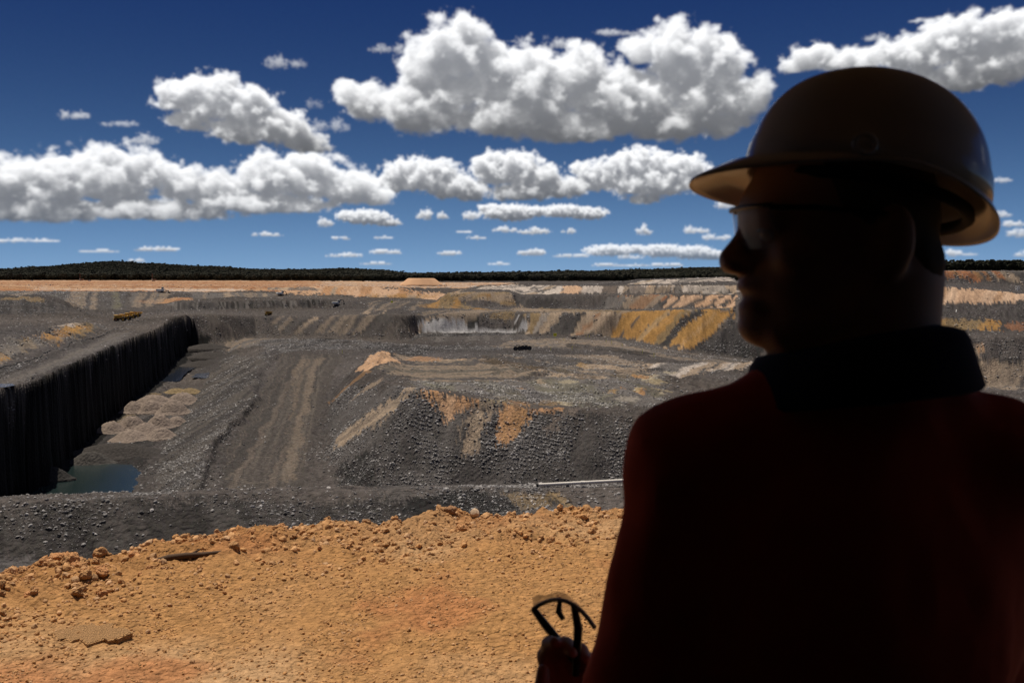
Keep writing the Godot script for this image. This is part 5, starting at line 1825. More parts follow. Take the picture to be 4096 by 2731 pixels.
func add_bevel(st: SurfaceTool, c: Vector3, size: Vector3, b: float) -> void:
	# a box with cut edges: 24 corner points, faces, edge strips and corners
	var h := size * 0.5
	st.set_smooth_group(-1)
	var p := func(sx: int, sy: int, sz: int, axis: int) -> Vector3:
		var v := Vector3(sx * (h.x - (0.0 if axis == 0 else b)), sy * (h.y - (0.0 if axis == 1 else b)), sz * (h.z - (0.0 if axis == 2 else b)))
		return c + v
	var quads := []
	for s in [-1, 1]:
		quads.append([[s, -1, -1, 0], [s, 1, -1, 0], [s, 1, 1, 0], [s, -1, 1, 0]])
		quads.append([[-1, s, -1, 1], [-1, s, 1, 1], [1, s, 1, 1], [1, s, -1, 1]])
		quads.append([[-1, -1, s, 2], [1, -1, s, 2], [1, 1, s, 2], [-1, 1, s, 2]])
		for t in [-1, 1]:
			quads.append([[s, t, -1, 0], [s, t, 1, 0], [s, t, 1, 1], [s, t, -1, 1]])
			quads.append([[s, -1, t, 0], [s, 1, t, 0], [s, 1, t, 2], [s, -1, t, 2]])
			quads.append([[-1, s, t, 1], [1, s, t, 1], [1, s, t, 2], [-1, s, t, 2]])
			for u in [-1, 1]:
				quads.append([[s, t, u, 0], [s, t, u, 1], [s, t, u, 2]])
	for q in quads:
		var w := []
		for k in q:
			var v := Vector3(k[0] * (h.x - (0.0 if k[3] == 0 else b)), k[1] * (h.y - (0.0 if k[3] == 1 else b)), k[2] * (h.z - (0.0 if k[3] == 2 else b)))
			w.append(c + v)
		var mid := Vector3.ZERO
		for v in w:
			mid += v
		mid = mid / w.size() - c
		if (w[1] - w[0]).cross(w[2] - w[0]).dot(mid) > 0.0:
			w.reverse()
		for k in range(1, w.size() - 1):
			for v in [w[0], w[k], w[k + 1]]:
				st.add_vertex(v)

func prism(outline: Array, width: float, at_z := 0.0) -> ArrayMesh:
	# a flat outline in x and y, given thickness along z
	var st := SurfaceTool.new()
	st.begin(Mesh.PRIMITIVE_TRIANGLES)
	add_prism(st, outline, width, at_z)
	st.generate_normals()
	return st.commit()

func add_prism(st: SurfaceTool, outline: Array, width: float, at_z := 0.0) -> void:
	var poly := PackedVector2Array()
	for p in outline:
		poly.append(Vector2(p[0], p[1]))
	if Geometry2D.is_polygon_clockwise(poly):
		poly.reverse()
	var tri := Geometry2D.triangulate_polygon(poly)
	st.set_smooth_group(-1)
	for s in [-1, 1]:
		for t in range(0, tri.size(), 3):
			var v := [poly[tri[t]], poly[tri[t + 1]], poly[tri[t + 2]]]
			var ccw: bool = (v[1] - v[0]).cross(v[2] - v[0]) > 0.0
			if ccw == (s == 1):
				v.reverse()
			for q in v:
				st.add_vertex(Vector3(q.x, q.y, at_z + s * width * 0.5))
	for k in poly.size():
		var a := poly[k]
		var b := poly[(k + 1) % poly.size()]
		var z0 := at_z - width * 0.5
		var z1 := at_z + width * 0.5
		for v in [Vector3(a.x, a.y, z0), Vector3(a.x, a.y, z1), Vector3(b.x, b.y, z1), Vector3(a.x, a.y, z0), Vector3(b.x, b.y, z1), Vector3(b.x, b.y, z0)]:
			st.add_vertex(v)

func wheel(parent: Node3D, at_p: Vector3, r: float, w: float, rim_mat: Material) -> void:
	# a tyre with a dished rim, axle along z
	var tyre := lathe([[r * 0.55, -w * 0.5], [r * 0.9, -w * 0.5], [r, -w * 0.36], [r * 1.0, w * 0.36], [r * 0.9, w * 0.5], [r * 0.55, w * 0.5]], 20)
	var t := part("tyre", tyre, rubber(), parent, at_p)
	part("rim", lathe([[0.02, -w * 0.34], [r * 0.3, -w * 0.42], [r * 0.56, -w * 0.46], [r * 0.56, w * 0.46], [r * 0.3, w * 0.42], [0.02, w * 0.34]], 16), rim_mat, t)

func lathe(profile: Array, sides := 16) -> ArrayMesh:
	# [radius, z] turned about z
	var st := SurfaceTool.new()
	st.begin(Mesh.PRIMITIVE_TRIANGLES)
	for i in profile.size() - 1:
		st.set_smooth_group(i)
		for k in sides:
			var q := []
			for o in [[0, 0], [1, 0], [0, 1], [1, 1]]:
				var a: float = TAU * (k + o[0]) / sides
				var r: float = profile[i + o[1]][0]
				q.append(Vector3(cos(a) * r, sin(a) * r, profile[i + o[1]][1]))
			for v in [0, 1, 2, 1, 3, 2]:
				st.add_vertex(q[v])
	st.generate_normals()
	return st.commit()

func keep(key: String, c: Color, roughness := 0.6, metallic := 0.0) -> StandardMaterial3D:
	if not mats.has(key):
		mats[key] = paint(c, roughness, metallic)
	return mats[key]

func rubber() -> StandardMaterial3D:
	return keep("rubber", Color(0.02, 0.019, 0.018), 0.9)

func copy_of(o: Node3D, label: String, group: String) -> Node3D:
	var c: Node3D = o.duplicate()
	c.name = numbered(o.name)
	add_child(c)
	c.set_meta("label", label)
	c.set_meta("group", group)
	return c

func haul_truck(label: String, where: Vector3, turn: float, group: String) -> Node3D:
	# forward along -x, about 10 m long
	var yellow := keep("truck_yellow", Color(0.55, 0.30, 0.035), 0.55)
	var dark := keep("steel_dark", Color(0.03, 0.028, 0.026), 0.6)
	var pale := keep("pale_paint", Color(0.55, 0.53, 0.5), 0.5)
	var t := thing("haul_truck", label, "truck", where, turn, group)
	part("chassis", bevel_box(Vector3(8.6, 0.9, 2.6), 0.1), dark, t, Vector3(0.2, 1.75, 0))
	part("dump_body", prism([[-4.9, 4.7], [-2.6, 4.45], [-2.3, 2.7], [4.4, 2.9], [5.3, 4.3], [4.9, 4.5], [3.9, 3.5], [-1.9, 3.4], [-2.2, 4.9], [-4.9, 5.0]], 5.2), yellow, t)
	for s in [-1, 1]:
		part("body_side", prism([[-2.3, 2.8], [4.4, 3.0], [5.2, 4.4], [-2.2, 4.9]], 0.25, 2.6 * s), yellow, t)
		for k in 4:
			part("body_rib", bevel_box(Vector3(0.3, 1.5, 0.2), 0.04), pale if k > 1 else yellow, t, Vector3(-1.2 + 1.6 * k, 3.75, 2.82 * s))
	part("cab", bevel_box(Vector3(1.9, 1.7, 1.8), 0.12), yellow, t, Vector3(-3.4, 3.5, 1.2))
	part("windscreen", bevel_box(Vector3(0.06, 0.9, 1.5), 0.02), keep("dark_glass", Color(0.02, 0.025, 0.03), 0.1), t, Vector3(-4.37, 3.75, 1.2))
	part("bonnet", bevel_box(Vector3(1.9, 1.6, 2.4), 0.12), yellow, t, Vector3(-3.8, 2.2, 0))
	part("deck", bevel_box(Vector3(2.6, 0.18, 5.4), 0.04), yellow, t, Vector3(-3.6, 2.72, 0))
	part("bumper", bevel_box(Vector3(0.4, 0.7, 4.8), 0.08), yellow, t, Vector3(-4.9, 1.35, 0))
	for s in [-1, 1]:
		wheel(t, Vector3(-2.9, 1.5, 2.1 * s), 1.5, 1.0, keep("rim_rust", Color(0.3, 0.13, 0.05), 0.7))
		wheel(t, Vector3(2.4, 1.5, 2.25 * s), 1.5, 1.0, yellow)
		wheel(t, Vector3(2.4, 1.5, 1.2 * s), 1.5, 0.95, yellow)
		part("headlight", bevel_box(Vector3(0.1, 0.3, 0.5), 0.03), pale, t, Vector3(-4.8, 2.0, 0.85 * s))
	return t

func excavator(label: String, where: Vector3, turn: float, size: float, reach: float) -> void:
	# boom along +x
	var white := keep("digger_white", Color(0.58, 0.58, 0.54), 0.5)
	var dark := keep("steel_dark", Color(0.03, 0.028, 0.026), 0.6)
	var t := thing("excavator", label, "excavator", where, turn, "white excavators on the benches")
	for s in [-1, 1]:
		part("track", prism([[-3.4, 0.5], [-2.9, 0.0], [2.9, 0.0], [3.4, 0.5], [3.4, 1.0], [2.9, 1.45], [-2.9, 1.45], [-3.4, 1.0]], 0.9, 1.9 * s), dark, t)
	part("turntable", lathe([[0.02, -0.25], [1.3, -0.25], [1.3, 0.25], [0.02, 0.25]], 18), dark, t, Vector3(0, 1.65, 0), Vector3(PI / 2, 0, 0))
	var house := part("house", bevel_box(Vector3(6.2, 2.3, 4.4), 0.2), white, t, Vector3(-1.3, 3.1, 0))
	part("counterweight", prism([[-1.0, -1.0], [0.6, -1.0], [0.6, 1.2], [-0.6, 1.0], [-1.0, 0.4]], 4.2), white, house, Vector3(-3.5, 0.0, 0))
	part("exhaust", tube(PackedVector3Array([Vector3(-1.6, 1.1, 1.0), Vector3(-1.6, 2.0, 1.0)]), [0.2], 8), dark, house)
	part("handrail", tube(PackedVector3Array([Vector3(-3.0, 1.15, 2.1), Vector3(-3.0, 2.0, 2.1), Vector3(1.5, 2.0, 2.1), Vector3(1.5, 1.15, 2.1)]), [0.06], 5), dark, house)
	var cab := part("cab", bevel_box(Vector3(1.9, 2.4, 1.7), 0.15), white, t, Vector3(1.5, 5.3, 1.3))
	part("cab_window", bevel_box(Vector3(0.08, 1.4, 1.4), 0.02), keep("dark_glass", Color(0.02, 0.025, 0.03), 0.1), cab, Vector3(0.97, 0.3, 0))
	part("side_window", bevel_box(Vector3(1.4, 1.1, 0.08), 0.02), keep("dark_glass", Color(0.02, 0.025, 0.03), 0.1), cab, Vector3(0, 0.4, 0.86))
	part("boom", prism([[1.6, 2.6], [2.4, 2.6], [4.6, 4.6 + reach], [7.4, 4.4 + reach], [7.5, 5.0 + reach], [4.2, 5.6 + reach], [3.6, 5.2 + reach]], 1.0, -0.3), dark, t)
	part("stick", prism([[6.9, 5.2 + reach], [7.7, 5.0 + reach], [8.6, 1.9 + reach * 0.5], [8.0, 1.8 + reach * 0.5]], 0.8, -0.3), dark, t)
	part("bucket", prism([[7.6, 2.0 + reach * 0.5], [9.0, 2.0 + reach * 0.5], [9.3, 0.9 + reach * 0.5], [8.2, 0.2 + reach * 0.5], [7.2, 0.7 + reach * 0.5]], 2.4, -0.3), dark, t)
	part("boom_ram", tube(PackedVector3Array([Vector3(2.6, 2.6, 0.4), Vector3(4.6, 4.6 + reach, 0.4)]), [0.16], 7), white, t)
	t.scale = Vector3.ONE * size

func drill_rig(label: String, where: Vector3, turn: float) -> void:
	var rust := keep("rig_rust", Color(0.2, 0.09, 0.05), 0.7)
	var dark := keep("steel_dark", Color(0.03, 0.028, 0.026), 0.6)
	var t := thing("drill_rig", label, "drill rig", where, turn, "drill rigs on the far rim")
	for s in [-1, 1]:
		part("track", prism([[-2.6, 0.4], [-2.2, 0.0], [2.2, 0.0], [2.6, 0.4], [2.2, 1.0], [-2.2, 1.0]], 0.7, 1.6 * s), dark, t)
	part("machine_house", bevel_box(Vector3(6.0, 2.0, 3.2), 0.15), rust, t, Vector3(1.4, 2.2, 0))
	part("cab", bevel_box(Vector3(1.6, 2.0, 1.6), 0.12), keep("pale_paint", Color(0.55, 0.53, 0.5), 0.5), t, Vector3(-2.4, 2.4, 0.8))
	for i in [-1, 1]:
		for s in [-1, 1]:
			part("mast_leg", tube(PackedVector3Array([Vector3(-2.4 + 0.55 * i, 0.6, -0.6 + 0.5 * s), Vector3(-2.4 + 0.5 * i, 13.5, -0.6 + 0.45 * s)]), [0.16], 5), rust, t)
	for k in 8:
		part("mast_brace", tube(PackedVector3Array([Vector3(-2.9, 2.0 + 1.4 * k, -0.1), Vector3(-1.9, 3.4 + 1.4 * k, -0.1)]), [0.09], 4), rust, t)
	part("mast_head", bevel_box(Vector3(1.5, 0.5, 1.4), 0.08), dark, t, Vector3(-2.4, 13.6, -0.6))
	part("drill_rod", tube(PackedVector3Array([Vector3(-2.4, 0.1, -0.6), Vector3(-2.4, 13.0, -0.6)]), [0.15], 6), dark, t)

func utility(called: String, label: String, where: Vector3, turn: float, body: Material, group := "") -> void:
	# a pickup, 5 m long, forward along -x
	var t := thing(called, label, "pickup", where, turn, group)
	part("body", prism([[-2.5, 0.5], [2.5, 0.5], [2.5, 1.15], [0.6, 1.15], [0.3, 1.9], [-0.9, 1.9], [-1.5, 1.2], [-2.4, 1.05]], 1.85), body, t)
	part("tray", bevel_box(Vector3(1.9, 0.35, 1.95), 0.04), keep("steel_dark", Color(0.03, 0.028, 0.026), 0.6), t, Vector3(1.6, 1.32, 0))
	part("side_glass", prism([[-1.35, 1.25], [0.3, 1.25], [0.15, 1.75], [-0.85, 1.75]], 1.89), keep("dark_glass", Color(0.02, 0.025, 0.03), 0.1), t)
	for i in [-1, 1]:
		for s in [-1, 1]:
			wheel(t, Vector3(1.6 * i, 0.42, 0.85 * s), 0.42, 0.28, keep("pale_paint", Color(0.55, 0.53, 0.5), 0.5))

func marker_post(where: Vector3, h: float, label: String) -> void:
	var t := thing("marker_post", label, "post", where, 0.0, "yellow marker posts along the pit roads")
	part("shaft", tube(PackedVector3Array([Vector3.ZERO, Vector3(0.02, h, 0)]), [0.16, 0.13], 7), keep("marker_yellow", Color(0.72, 0.70, 0.06), 0.6), t)
	part("foot", bevel_box(Vector3(0.8, 0.3, 0.8), 0.06), keep("foot_grey", Color(0.3, 0.28, 0.24), 0.9), t, Vector3(0, 0.12, 0))

func heap(called: String, label: String, group: String, px: float, py: float, r: float, h: float, c: Color, seed_of: int, long := 1.0) -> void:
	# a tipped load: a rounded cone with a ragged foot
	var st := SurfaceTool.new()
	st.begin(Mesh.PRIMITIVE_TRIANGLES)
	var n := 40
	var m := 18
	var at_p := ground(px, py)
	var ring_at := func(i: int, k: int) -> Vector3: return Vector3.ZERO
	var grid := []
	for i in m + 1:
		var row := PackedVector3Array()
		for k in n:
			var a := TAU * k / n
			var t := float(i) / m
			var q := t * r * (1.0 + 0.2 * rough.get_noise_2d(cos(a) * 9.0 + seed_of * 31.0, sin(a) * 9.0))
			var x := cos(a) * q * long
			var z := sin(a) * q
			var y := h * (0.5 + 0.5 * cos(PI * pow(t, 1.22))) 
			y = y * (1.0 + 0.10 * rough.get_noise_2d(at_p.x + x * 3.0, at_p.z + z * 3.0)) + 0.3 * grain.get_noise_2d((at_p.x + x) * 2.0, (at_p.z + z) * 2.0) * (1.0 - t)
			if i == m:
				y = -2.5
			row.append(Vector3(x, y, z))
		grid.append(row)
	st.set_smooth_group(0)
	for i in m:
		for k in n:
			var k2 := (k + 1) % n
			for v in [grid[i][k], grid[i][k2], grid[i + 1][k2], grid[i][k], grid[i + 1][k2], grid[i + 1][k]]:
				st.add_vertex(v)
	st.generate_normals()
	var mat := soil_material()
	mat.vertex_color_use_as_albedo = false
	mat.albedo_color = (c * 1.1).linear_to_srgb()
	mats["heap_%d" % seed_of] = mat
	tag(single(called, st.commit(), mat, at_p), label, "heap", group)

func pond(label: String, outline: Array, level: float, seed_of: int, c: Color) -> void:
	# still water with an uneven edge, laid at one level
	var poly := PackedVector2Array()
	var n := outline.size() / 2
	for k in n:
		var a := at(outline[k * 2], outline[k * 2 + 1], level)
		var k2 := (k + 1) % n
		var b := at(outline[k2 * 2], outline[k2 * 2 + 1], level)
		for s in 8:
			var p := a.lerp(b, s / 8.0)
			poly.append(Vector2(p.x + 1.5 * rough.get_noise_2d(p.x * 2.0 + seed_of, p.z), p.z + 1.5 * rough.get_noise_2d(p.x, p.z * 2.0 + seed_of)))
	var st := SurfaceTool.new()
	st.begin(Mesh.PRIMITIVE_TRIANGLES)
	var tri := Geometry2D.triangulate_polygon(poly)
	for t in range(0, tri.size(), 3):
		var v := [poly[tri[t]], poly[tri[t + 1]], poly[tri[t + 2]]]
		if (v[1] - v[0]).cross(v[2] - v[0]) < 0.0:
			v.reverse()
		for q in v:
			st.set_normal(Vector3.UP)
			st.add_vertex(Vector3(q.x, EYE - level, q.y))
	var m := paint(c, 0.09)
	m.metallic_specular = 0.5
	m.normal_enabled = true
	m.normal_texture = ripples()
	m.normal_scale = 0.12
	m.uv1_triplanar = true
	m.uv1_world_triplanar = true
	m.uv1_scale = Vector3.ONE / 9.0
	var o := setting("pond", st.commit(), m)
	o.set_meta("label", label)

func ripples() -> NoiseTexture2D:
	if not mats.has("ripples"):
		var t := noise_texture(256, 33, 0.04, 3, Color.BLACK, Color.WHITE)
		t.color_ramp = null
		t.as_normal_map = true
		mats["ripples"] = t
	return mats["ripples"]

func build_pit_things() -> void:
	pond("dark green water at the foot of the high wall, lower left", [-30, 1175, 40, 1125, 110, 1080, 170, 1060, 300, 1066, 326, 1085, 316, 1115, 298, 1134, 292, 1170], 73.75, 3, Color(0.014, 0.024, 0.024))
	pond("narrow blue pool further along the pit floor", [362, 884, 395, 850, 420, 832, 456, 832, 452, 842, 432, 852, 412, 874], 70.75, 9, Color(0.015, 0.02, 0.03))
	pond("small pool beside the narrow one", [440, 866, 452, 857, 482, 855, 480, 862, 478, 868], 70.1, 14, Color(0.015, 0.02, 0.03))
	pond("puddle on the bench at the left edge", [-40, 888, 0, 880, 30, 880, 36, 884, 10, 889], 36.6, 21, Color(0.02, 0.022, 0.03))
	# loads tipped in rows on the pit floor
	var mauve := Color(0.25, 0.2, 0.165)
	for q in [[352, 925, 11.0, 3.6, "left of the two pale tipped heaps in the farthest pale row"], [420, 924, 10.0, 4.2, "right of the two pale tipped heaps in the farthest pale row"]]:
		heap("spoil_heap", q[4], "pale heaps on the pit floor", q[0], q[1], q[2], q[3] * 1.35, mauve, int(q[0]), 1.3)
	for q in [[308, 946, 8.0, 4.0, "left pale domed heap in the middle row, next to the high wall"], [346, 946, 9.0, 4.4, "pale domed heap in the centre of the middle row"], [398, 950, 10.0, 5.0, "right pale domed heap in the middle row, the tallest there"]]:
		heap("spoil_heap", q[4], "pale heaps on the pit floor", q[0], q[1], q[2], q[3] * 1.35, mauve, int(q[0]))
	for q in [[256, 990, 8.5, 3.6, "leftmost pale heap of the nearest row, beside the black wall shadow"], [303, 984, 8.5, 4.2, "second pale heap from the left along the back of the nearest row"], [335, 996, 9.0, 3.4, "pale low heap in the centre of the nearest row"], [366, 980, 8.5, 4.4, "tall pale domed heap right of centre at the back of the nearest row"], [405, 976, 7.0, 3.0, "rightmost pale heap of the nearest row, at the foot of the slope"], [300, 1008, 10.0, 3.0, "front left pale heap of the nearest row, above the dark broad heap"], [370, 1005, 8.0, 3.2, "front right pale heap of the nearest row, above the dark broad heap"]]:
		heap("spoil_heap", q[4], "pale heaps on the pit floor", q[0], q[1], q[2], q[3] * 1.35, mauve, int(q[0]) + 7)
	heap("spoil_heap", "dark broad heap on the pit floor beside the green water", "", 268, 1044, 13.0, 4.4, Color(0.05, 0.045, 0.042), 5, 1.9)
	heap("spoil_heap", "low rocky dark spit poking into the green water", "", 208, 1066, 7.0, 4.6, Color(0.07, 0.065, 0.06), 6, 1.6)
	heap("spoil_heap", "low dark islet in the green water", "", 120, 1106, 5.0, 4.0, Color(0.04, 0.038, 0.036), 8, 1.8)
	for q in [[478, 800, "farthest dark ridge-like heap at the far end of the pit floor"], [487, 818, "middle dark ridge-like heap at the far end of the pit floor"], [470, 838, "nearest dark ridge-like heap, just behind the narrow blue pool"]]:
		heap("spoil_heap", q[2], "dark heaps at the far end", q[0], q[1], 15.0, 3.6, Color(0.05, 0.045, 0.042), int(q[1]), 1.5)
	for q in [[405, 900, 7.0, 2.5, "left yellowish crumbly heap behind the pale rows"], [435, 902, 7.0, 2.6, "right yellowish crumbly heap behind the pale rows"]]:
		heap("spoil_heap", q[4], "yellowish heaps", q[0], q[1], q[2], q[3], Color(0.24, 0.18, 0.1), int(q[0]) + 3, 1.3)
	# flat-topped stockpile on the far rim
	var st := SurfaceTool.new()
	st.begin(Mesh.PRIMITIVE_TRIANGLES)
	var sp := at(967, 653.5, 14.0)
	var rings := []
	for lv in [[1.0, -1.0], [0.97, 0.3], [0.62, 9.0], [0.56, 9.6], [0.0, 9.5]]:
		var row := PackedVector3Array()
		for k in 48:
			var a := TAU * k / 48.0
			var w := 1.0 + 0.05 * jag.get_noise_2d(cos(a) * 90.0, sin(a) * 90.0 + lv[1] * 4.0)
			row.append(Vector3(cos(a) * 33.0 * lv[0] * w, lv[1] + 0.5 * jag.get_noise_2d(cos(a) * 150.0 + 9.0, sin(a) * 150.0), sin(a) * 26.0 * lv[0] * w))
		rings.append(row)
	for i in rings.size() - 1:
		st.set_smooth_group(i)
		for k in 48:
			var k2 := (k + 1) % 48
			for v in [rings[i][k], rings[i + 1][k], rings[i + 1][k2], rings[i][k], rings[i + 1][k2], rings[i][k2]]:
				st.add_vertex(v)
	st.generate_normals()
	tag(single("stockpile", st.commit(), paint(Color(0.5, 0.3, 0.17), 0.95), sp), "flat-topped orange stockpile on the far rim of the pit", "stockpile")
	# machines
	var yard := "yellow haul trucks parked on the left bench"
	var first := haul_truck("yellow haul truck parked at the front left end of the row of trucks", ground(277, 737.5), 0.18, yard)
	var spots := [[289, 734.5, "second yellow haul truck from the front in the parked row"], [301, 731.5, "third yellow haul truck from the front in the parked row"], [312, 728.5, "yellow haul truck at the far right end of the parked row"]]
	for q in spots:
		var c := copy_of(first, q[2], yard)
		c.position = ground(q[0], q[1])
	var lone := copy_of(first, "lone yellow truck standing on the far middle bench", "")
	lone.position = ground(617, 723.5)
	lone.rotation.y = 1.2
	lone.scale = Vector3.ONE * 0.8
	excavator("white excavator on the upper left bench with its dark boom held low to the right", ground(372, 672.6), -0.2, 1.15, -2.4)
	excavator("white excavator standing on the bench below the far rim", ground(645, 679.6), 0.7, 1.0, 0.4)
	excavator("white excavator on the lower middle bench with its boom raised to the right", ground(774, 701.5), 0.25, 0.95, 1.2)
	drill_rig("left drill rig with a tall mast on the far rim", at(187, 644.5, 9.9), 0.3)
	drill_rig("right drill rig with a tall mast on the far rim", at(353, 645.0, 10.2), 0.2)
	var white := keep("white_paint", Color(0.7, 0.7, 0.68), 0.4)
	var far_cars := "white pickups on the far rim"
	utility("pickup", "white pickup on the rim at the far left", at(73, 645.0, 10.2), 0.4, white, far_cars)
	utility("pickup", "white pickup on the rim beside the left drill rig", at(206, 645.3, 10.2), 0.1, white, far_cars)
	utility("pickup", "left one of two white pickups right of the stockpile", at(1010.5, 657.0, 15.6), 0.2, white, far_cars)
	utility("pickup", "right one of two white pickups right of the stockpile", at(1023, 656.6, 15.5), 0.0, white, far_cars)
	utility("parked_pickup", "dark pickup standing on the pit road near the yellow sign", ground(1318, 779), 0.1, keep("pickup_dark", Color(0.025, 0.024, 0.024), 0.4))
	# big dismounted wheels beside the lower road
	for k in 5:
		var px: float = [1184.0, 1193.0, 1200.0, 1208.0, 1216.0][k]
		var w := thing("truck_wheel", ["leftmost big black truck wheel of the row by the lower road", "second big black truck wheel from the left by the lower road", "middle big black truck wheel of the row by the lower road", "second big black truck wheel from the right by the lower road", "rightmost big black truck wheel of the row by the lower road"][k], "wheel", ground(px, 804.5), 0.15 + 0.2 * (k % 2), "spare truck wheels by the lower road")
		wheel(w, Vector3(0, 1.6, 0), 1.65, 1.1, keep("rim_dark", Color(0.06, 0.055, 0.05), 0.7))
	for k in 2:
		var f := thing("axle_stand", ["left dark steel frame standing among the truck wheels", "right dark steel frame standing among the truck wheels"][k], "axle stand", ground([1190.0, 1207.0][k], 803.0), 0.2, "steel frames among the wheels")
		for s in [-1, 1]:
			part("post", bevel_box(Vector3(0.35, 3.6, 0.35), 0.05), keep("steel_dark", Color(0.03, 0.028, 0.026), 0.6), f, Vector3(1.5 * s, 1.8, 0))
		part("cross_bar", bevel_box(Vector3(3.4, 0.4, 0.4), 0.05), keep("steel_dark", Color(0.03, 0.028, 0.026), 0.6), f, Vector3(0, 3.6, 0))
	# posts and the sign
	for q in [[1295, 782, 2.9, "post right of the yellow sign"], [1346, 775, 2.6, "post behind the dark pickup"], [1353.5, 777, 3.0, "post just right of the one behind the dark pickup"], [1392, 787, 2.8, "upper post on the far side of the bend in the lower road"], [1405, 790, 3.2, "second post on the far side of the bend in the lower road"], [1429, 797, 2.6, "thin post on the inside of the bend in the lower road"], [1476, 812, 3.4, "post on the near side of the lower road, left of the last one"], [1502, 820, 3.4, "last post on the near side of the lower road"], [1265, 805.5, 3.4, "post right of the truck wheels"], [1314, 803.5, 3.2, "post between the truck wheels and the lower road"], [786, 812.5, 3.0, "post at the head of the haul ramp"]]:
		marker_post(ground(q[0], q[1]), q[2], "yellow marker " + q[3])
	var sg := thing("road_sign", "square yellow sign with a dark mark on a post by the lower road", "sign", ground(1275, 779.5), 0.25)
	part("post", tube(PackedVector3Array([Vector3.ZERO, Vector3(0, 3.4, 0)]), [0.13], 7), keep("marker_yellow", Color(0.72, 0.70, 0.06), 0.6), sg)
	part("board", bevel_box(Vector3(3.0, 2.4, 0.12), 0.03), keep("sign_yellow", Color(0.75, 0.75, 0.03), 0.5), sg, Vector3(0, 4.3, 0))
	part("mark", prism([[-0.5, -0.3], [0.2, -0.5], [0.6, 0.0], [0.2, 0.5], [-0.2, 0.3], [-0.5, 0.35]], 0.05), keep("steel_dark", Color(0.03, 0.028, 0.026), 0.6), sg, Vector3(-0.1, 4.35, 0.09))
	var sg2 := thing("road_sign", "small yellow sign on the far middle bench", "sign", ground(900, 698.5), 0.0)
	part("post", tube(PackedVector3Array([Vector3.ZERO, Vector3(0, 2.0, 0)]), [0.14], 6), keep("steel_dark", Color(0.03, 0.028, 0.026), 0.6), sg2)
	part("board", bevel_box(Vector3(2.4, 1.9, 0.12), 0.03), keep("sign_yellow", Color(0.75, 0.75, 0.03), 0.5), sg2, Vector3(0, 2.6, 0))
	# the white pipe on the near bench
	var p0 := at(1236, 1113.5, 30.2)
	var p1 := p0 + Vector3(26.0, 0.9, -2.2)
	var pipe := thing("white_pipe", "long white pipe lying along the near dark bench", "pipe", p0)
	var bend := PackedVector3Array()
	for k in 15:
		var t := k / 14.0
		var q := p0.lerp(p1, t)
		bend.append(Vector3(q.x, maxf(ground_xz(q.x, q.z), p0.y - 0.2 + 0.9 * t) + 0.24, q.z) - p0)
	part("barrel", tube(bend, [0.24], 14), keep("pipe_white", Color(0.62, 0.59, 0.53), 0.45), pipe)
	part("end_flange", tube(PackedVector3Array([bend[0] - Vector3(0.28, 0, 0), bend[0] + Vector3(0.05, 0, 0)]), [0.30], 14), keep("steel_dark", Color(0.03, 0.028, 0.026), 0.6), pipe)
	part("coupling", tube(PackedVector3Array([bend[3].lerp(bend[4], 0.5) - Vector3(0.3, 0, 0), bend[3].lerp(bend[4], 0.5) + Vector3(0.3, 0.02, 0)]), [0.265], 14), keep("pipe_white", Color(0.62, 0.59, 0.53), 0.45), pipe)
	# trailing cable beside the road on the left bench
	var cable := PackedVector3Array()
	var route := [-60, 864, 0, 845, 40, 836, 80, 824, 120, 806, 160, 794, 200, 783, 235, 771, 262, 757, 290, 748]
	for k in range(0, route.size() - 2, 2):
		for s in 6:
			var q := ground(lerpf(route[k], route[k + 2], s / 6.0), lerpf(route[k + 1], route[k + 3], s / 6.0))
			cable.append(q + Vector3(0.6 * sin(k + s * 1.3), 0.2, 0))
	tag(single("trailing_cable", tube(cable, [0.28], 7), keep("cable_black", Color(0.012, 0.012, 0.012), 0.7)), "black trailing cable winding along the left bench road", "cable")
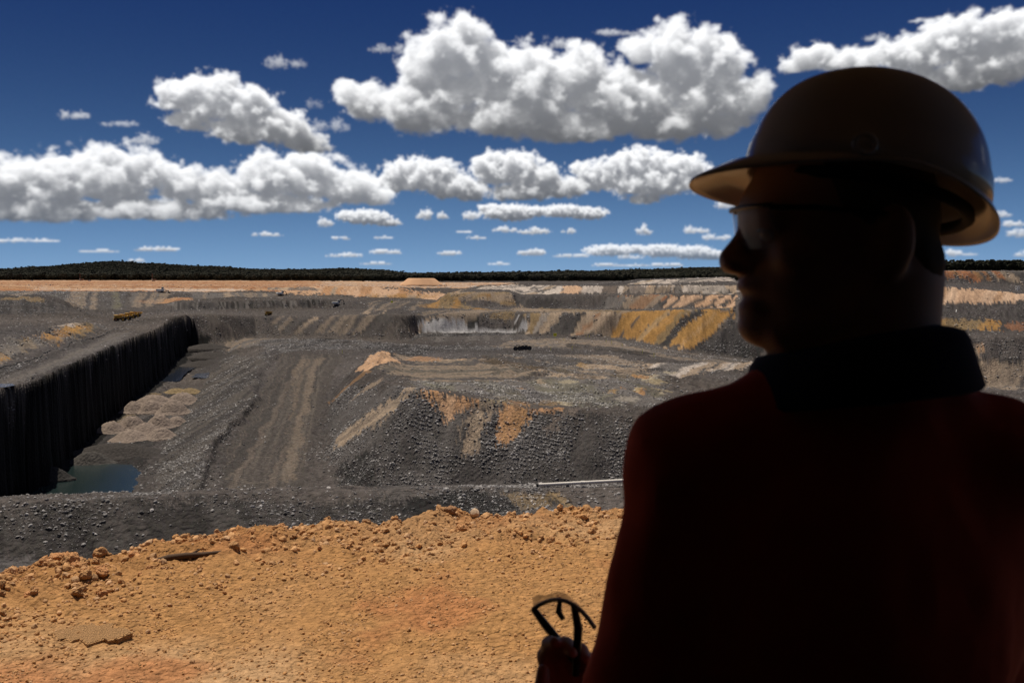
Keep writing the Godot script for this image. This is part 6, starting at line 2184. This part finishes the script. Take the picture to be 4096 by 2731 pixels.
	# a white stand and a pale rod on the right
	var stand := thing("steel_stand", "white steel stand on the orange bench at the far right", "stand", at_far(2337, 13.6, 834.0), 0.2)
	for i in [-1, 1]:
		for s in [-1, 1]:
			part("leg", bevel_box(Vector3(0.28, 4.4, 0.28), 0.04), white, stand, Vector3(1.1 * i, 2.2, 1.1 * s))
	for y in [2.4, 4.4]:
		part("platform", bevel_box(Vector3(2.6, 0.3, 2.6), 0.05), white, stand, Vector3(0, y, 0))
	var rod := ground(2198, 716)
	tag(single("rod", tube(PackedVector3Array([Vector3(-0.7, 0.1, 0), Vector3(0.6, 1.8, -2.6)]), [0.22], 6), white, rod), "pale rod lying on the dark slope at the far right", "rod")

func _ready() -> void:
	# camera
	var cam := Camera3D.new()
	cam.name = "camera"
	cam.position = Vector3(0, EYE, 0)
	cam.projection = Camera3D.PROJECTION_FRUSTUM
	cam.near = 0.05
	cam.far = 40000.0
	cam.size = 2.0 * 0.05 * (341.0 / 995.0)
	cam.frustum_offset = Vector2(0, -0.05 * (66.0 / 995.0))
	add_child(cam)
	cam.current = true
	# sky, sun, exposure
	var env := Environment.new()
	env.background_mode = Environment.BG_SKY
	env.tonemap_mode = Environment.TONE_MAPPER_LINEAR
	env.tonemap_exposure = 1.15
	env.sdfgi_enabled = true
	env.ssao_enabled = true
	env.ssil_enabled = true
	env.sky = Sky.new()
	env.sky.sky_material = sky_material()
	env.sky_rotation = Vector3(0, PI, 0)
	var around := WorldEnvironment.new()
	around.name = "surroundings"
	around.environment = env
	var optics := CameraAttributesPhysical.new()
	optics.frustum_focal_length = 35.0
	optics.frustum_focus_distance = 350.0
	optics.exposure_aperture = 11.0
	around.camera_attributes = optics
	add_child(around)
	var sun := DirectionalLight3D.new()
	sun.name = "sun"
	sun.light_energy = 1.5
	sun.light_color = Color(1.0, 0.955, 0.89)
	sun.light_angular_distance = 0.5
	sun.shadow_enabled = true
	sun.look_at_from_position(Vector3.ZERO, -SUN_FROM)
	add_child(sun)
	# the ground
	build_mine()
	build_land()
	spread_rocks()
	build_pit_things()
	build_front()
	build_person()
	held_glasses()
	build_hut()
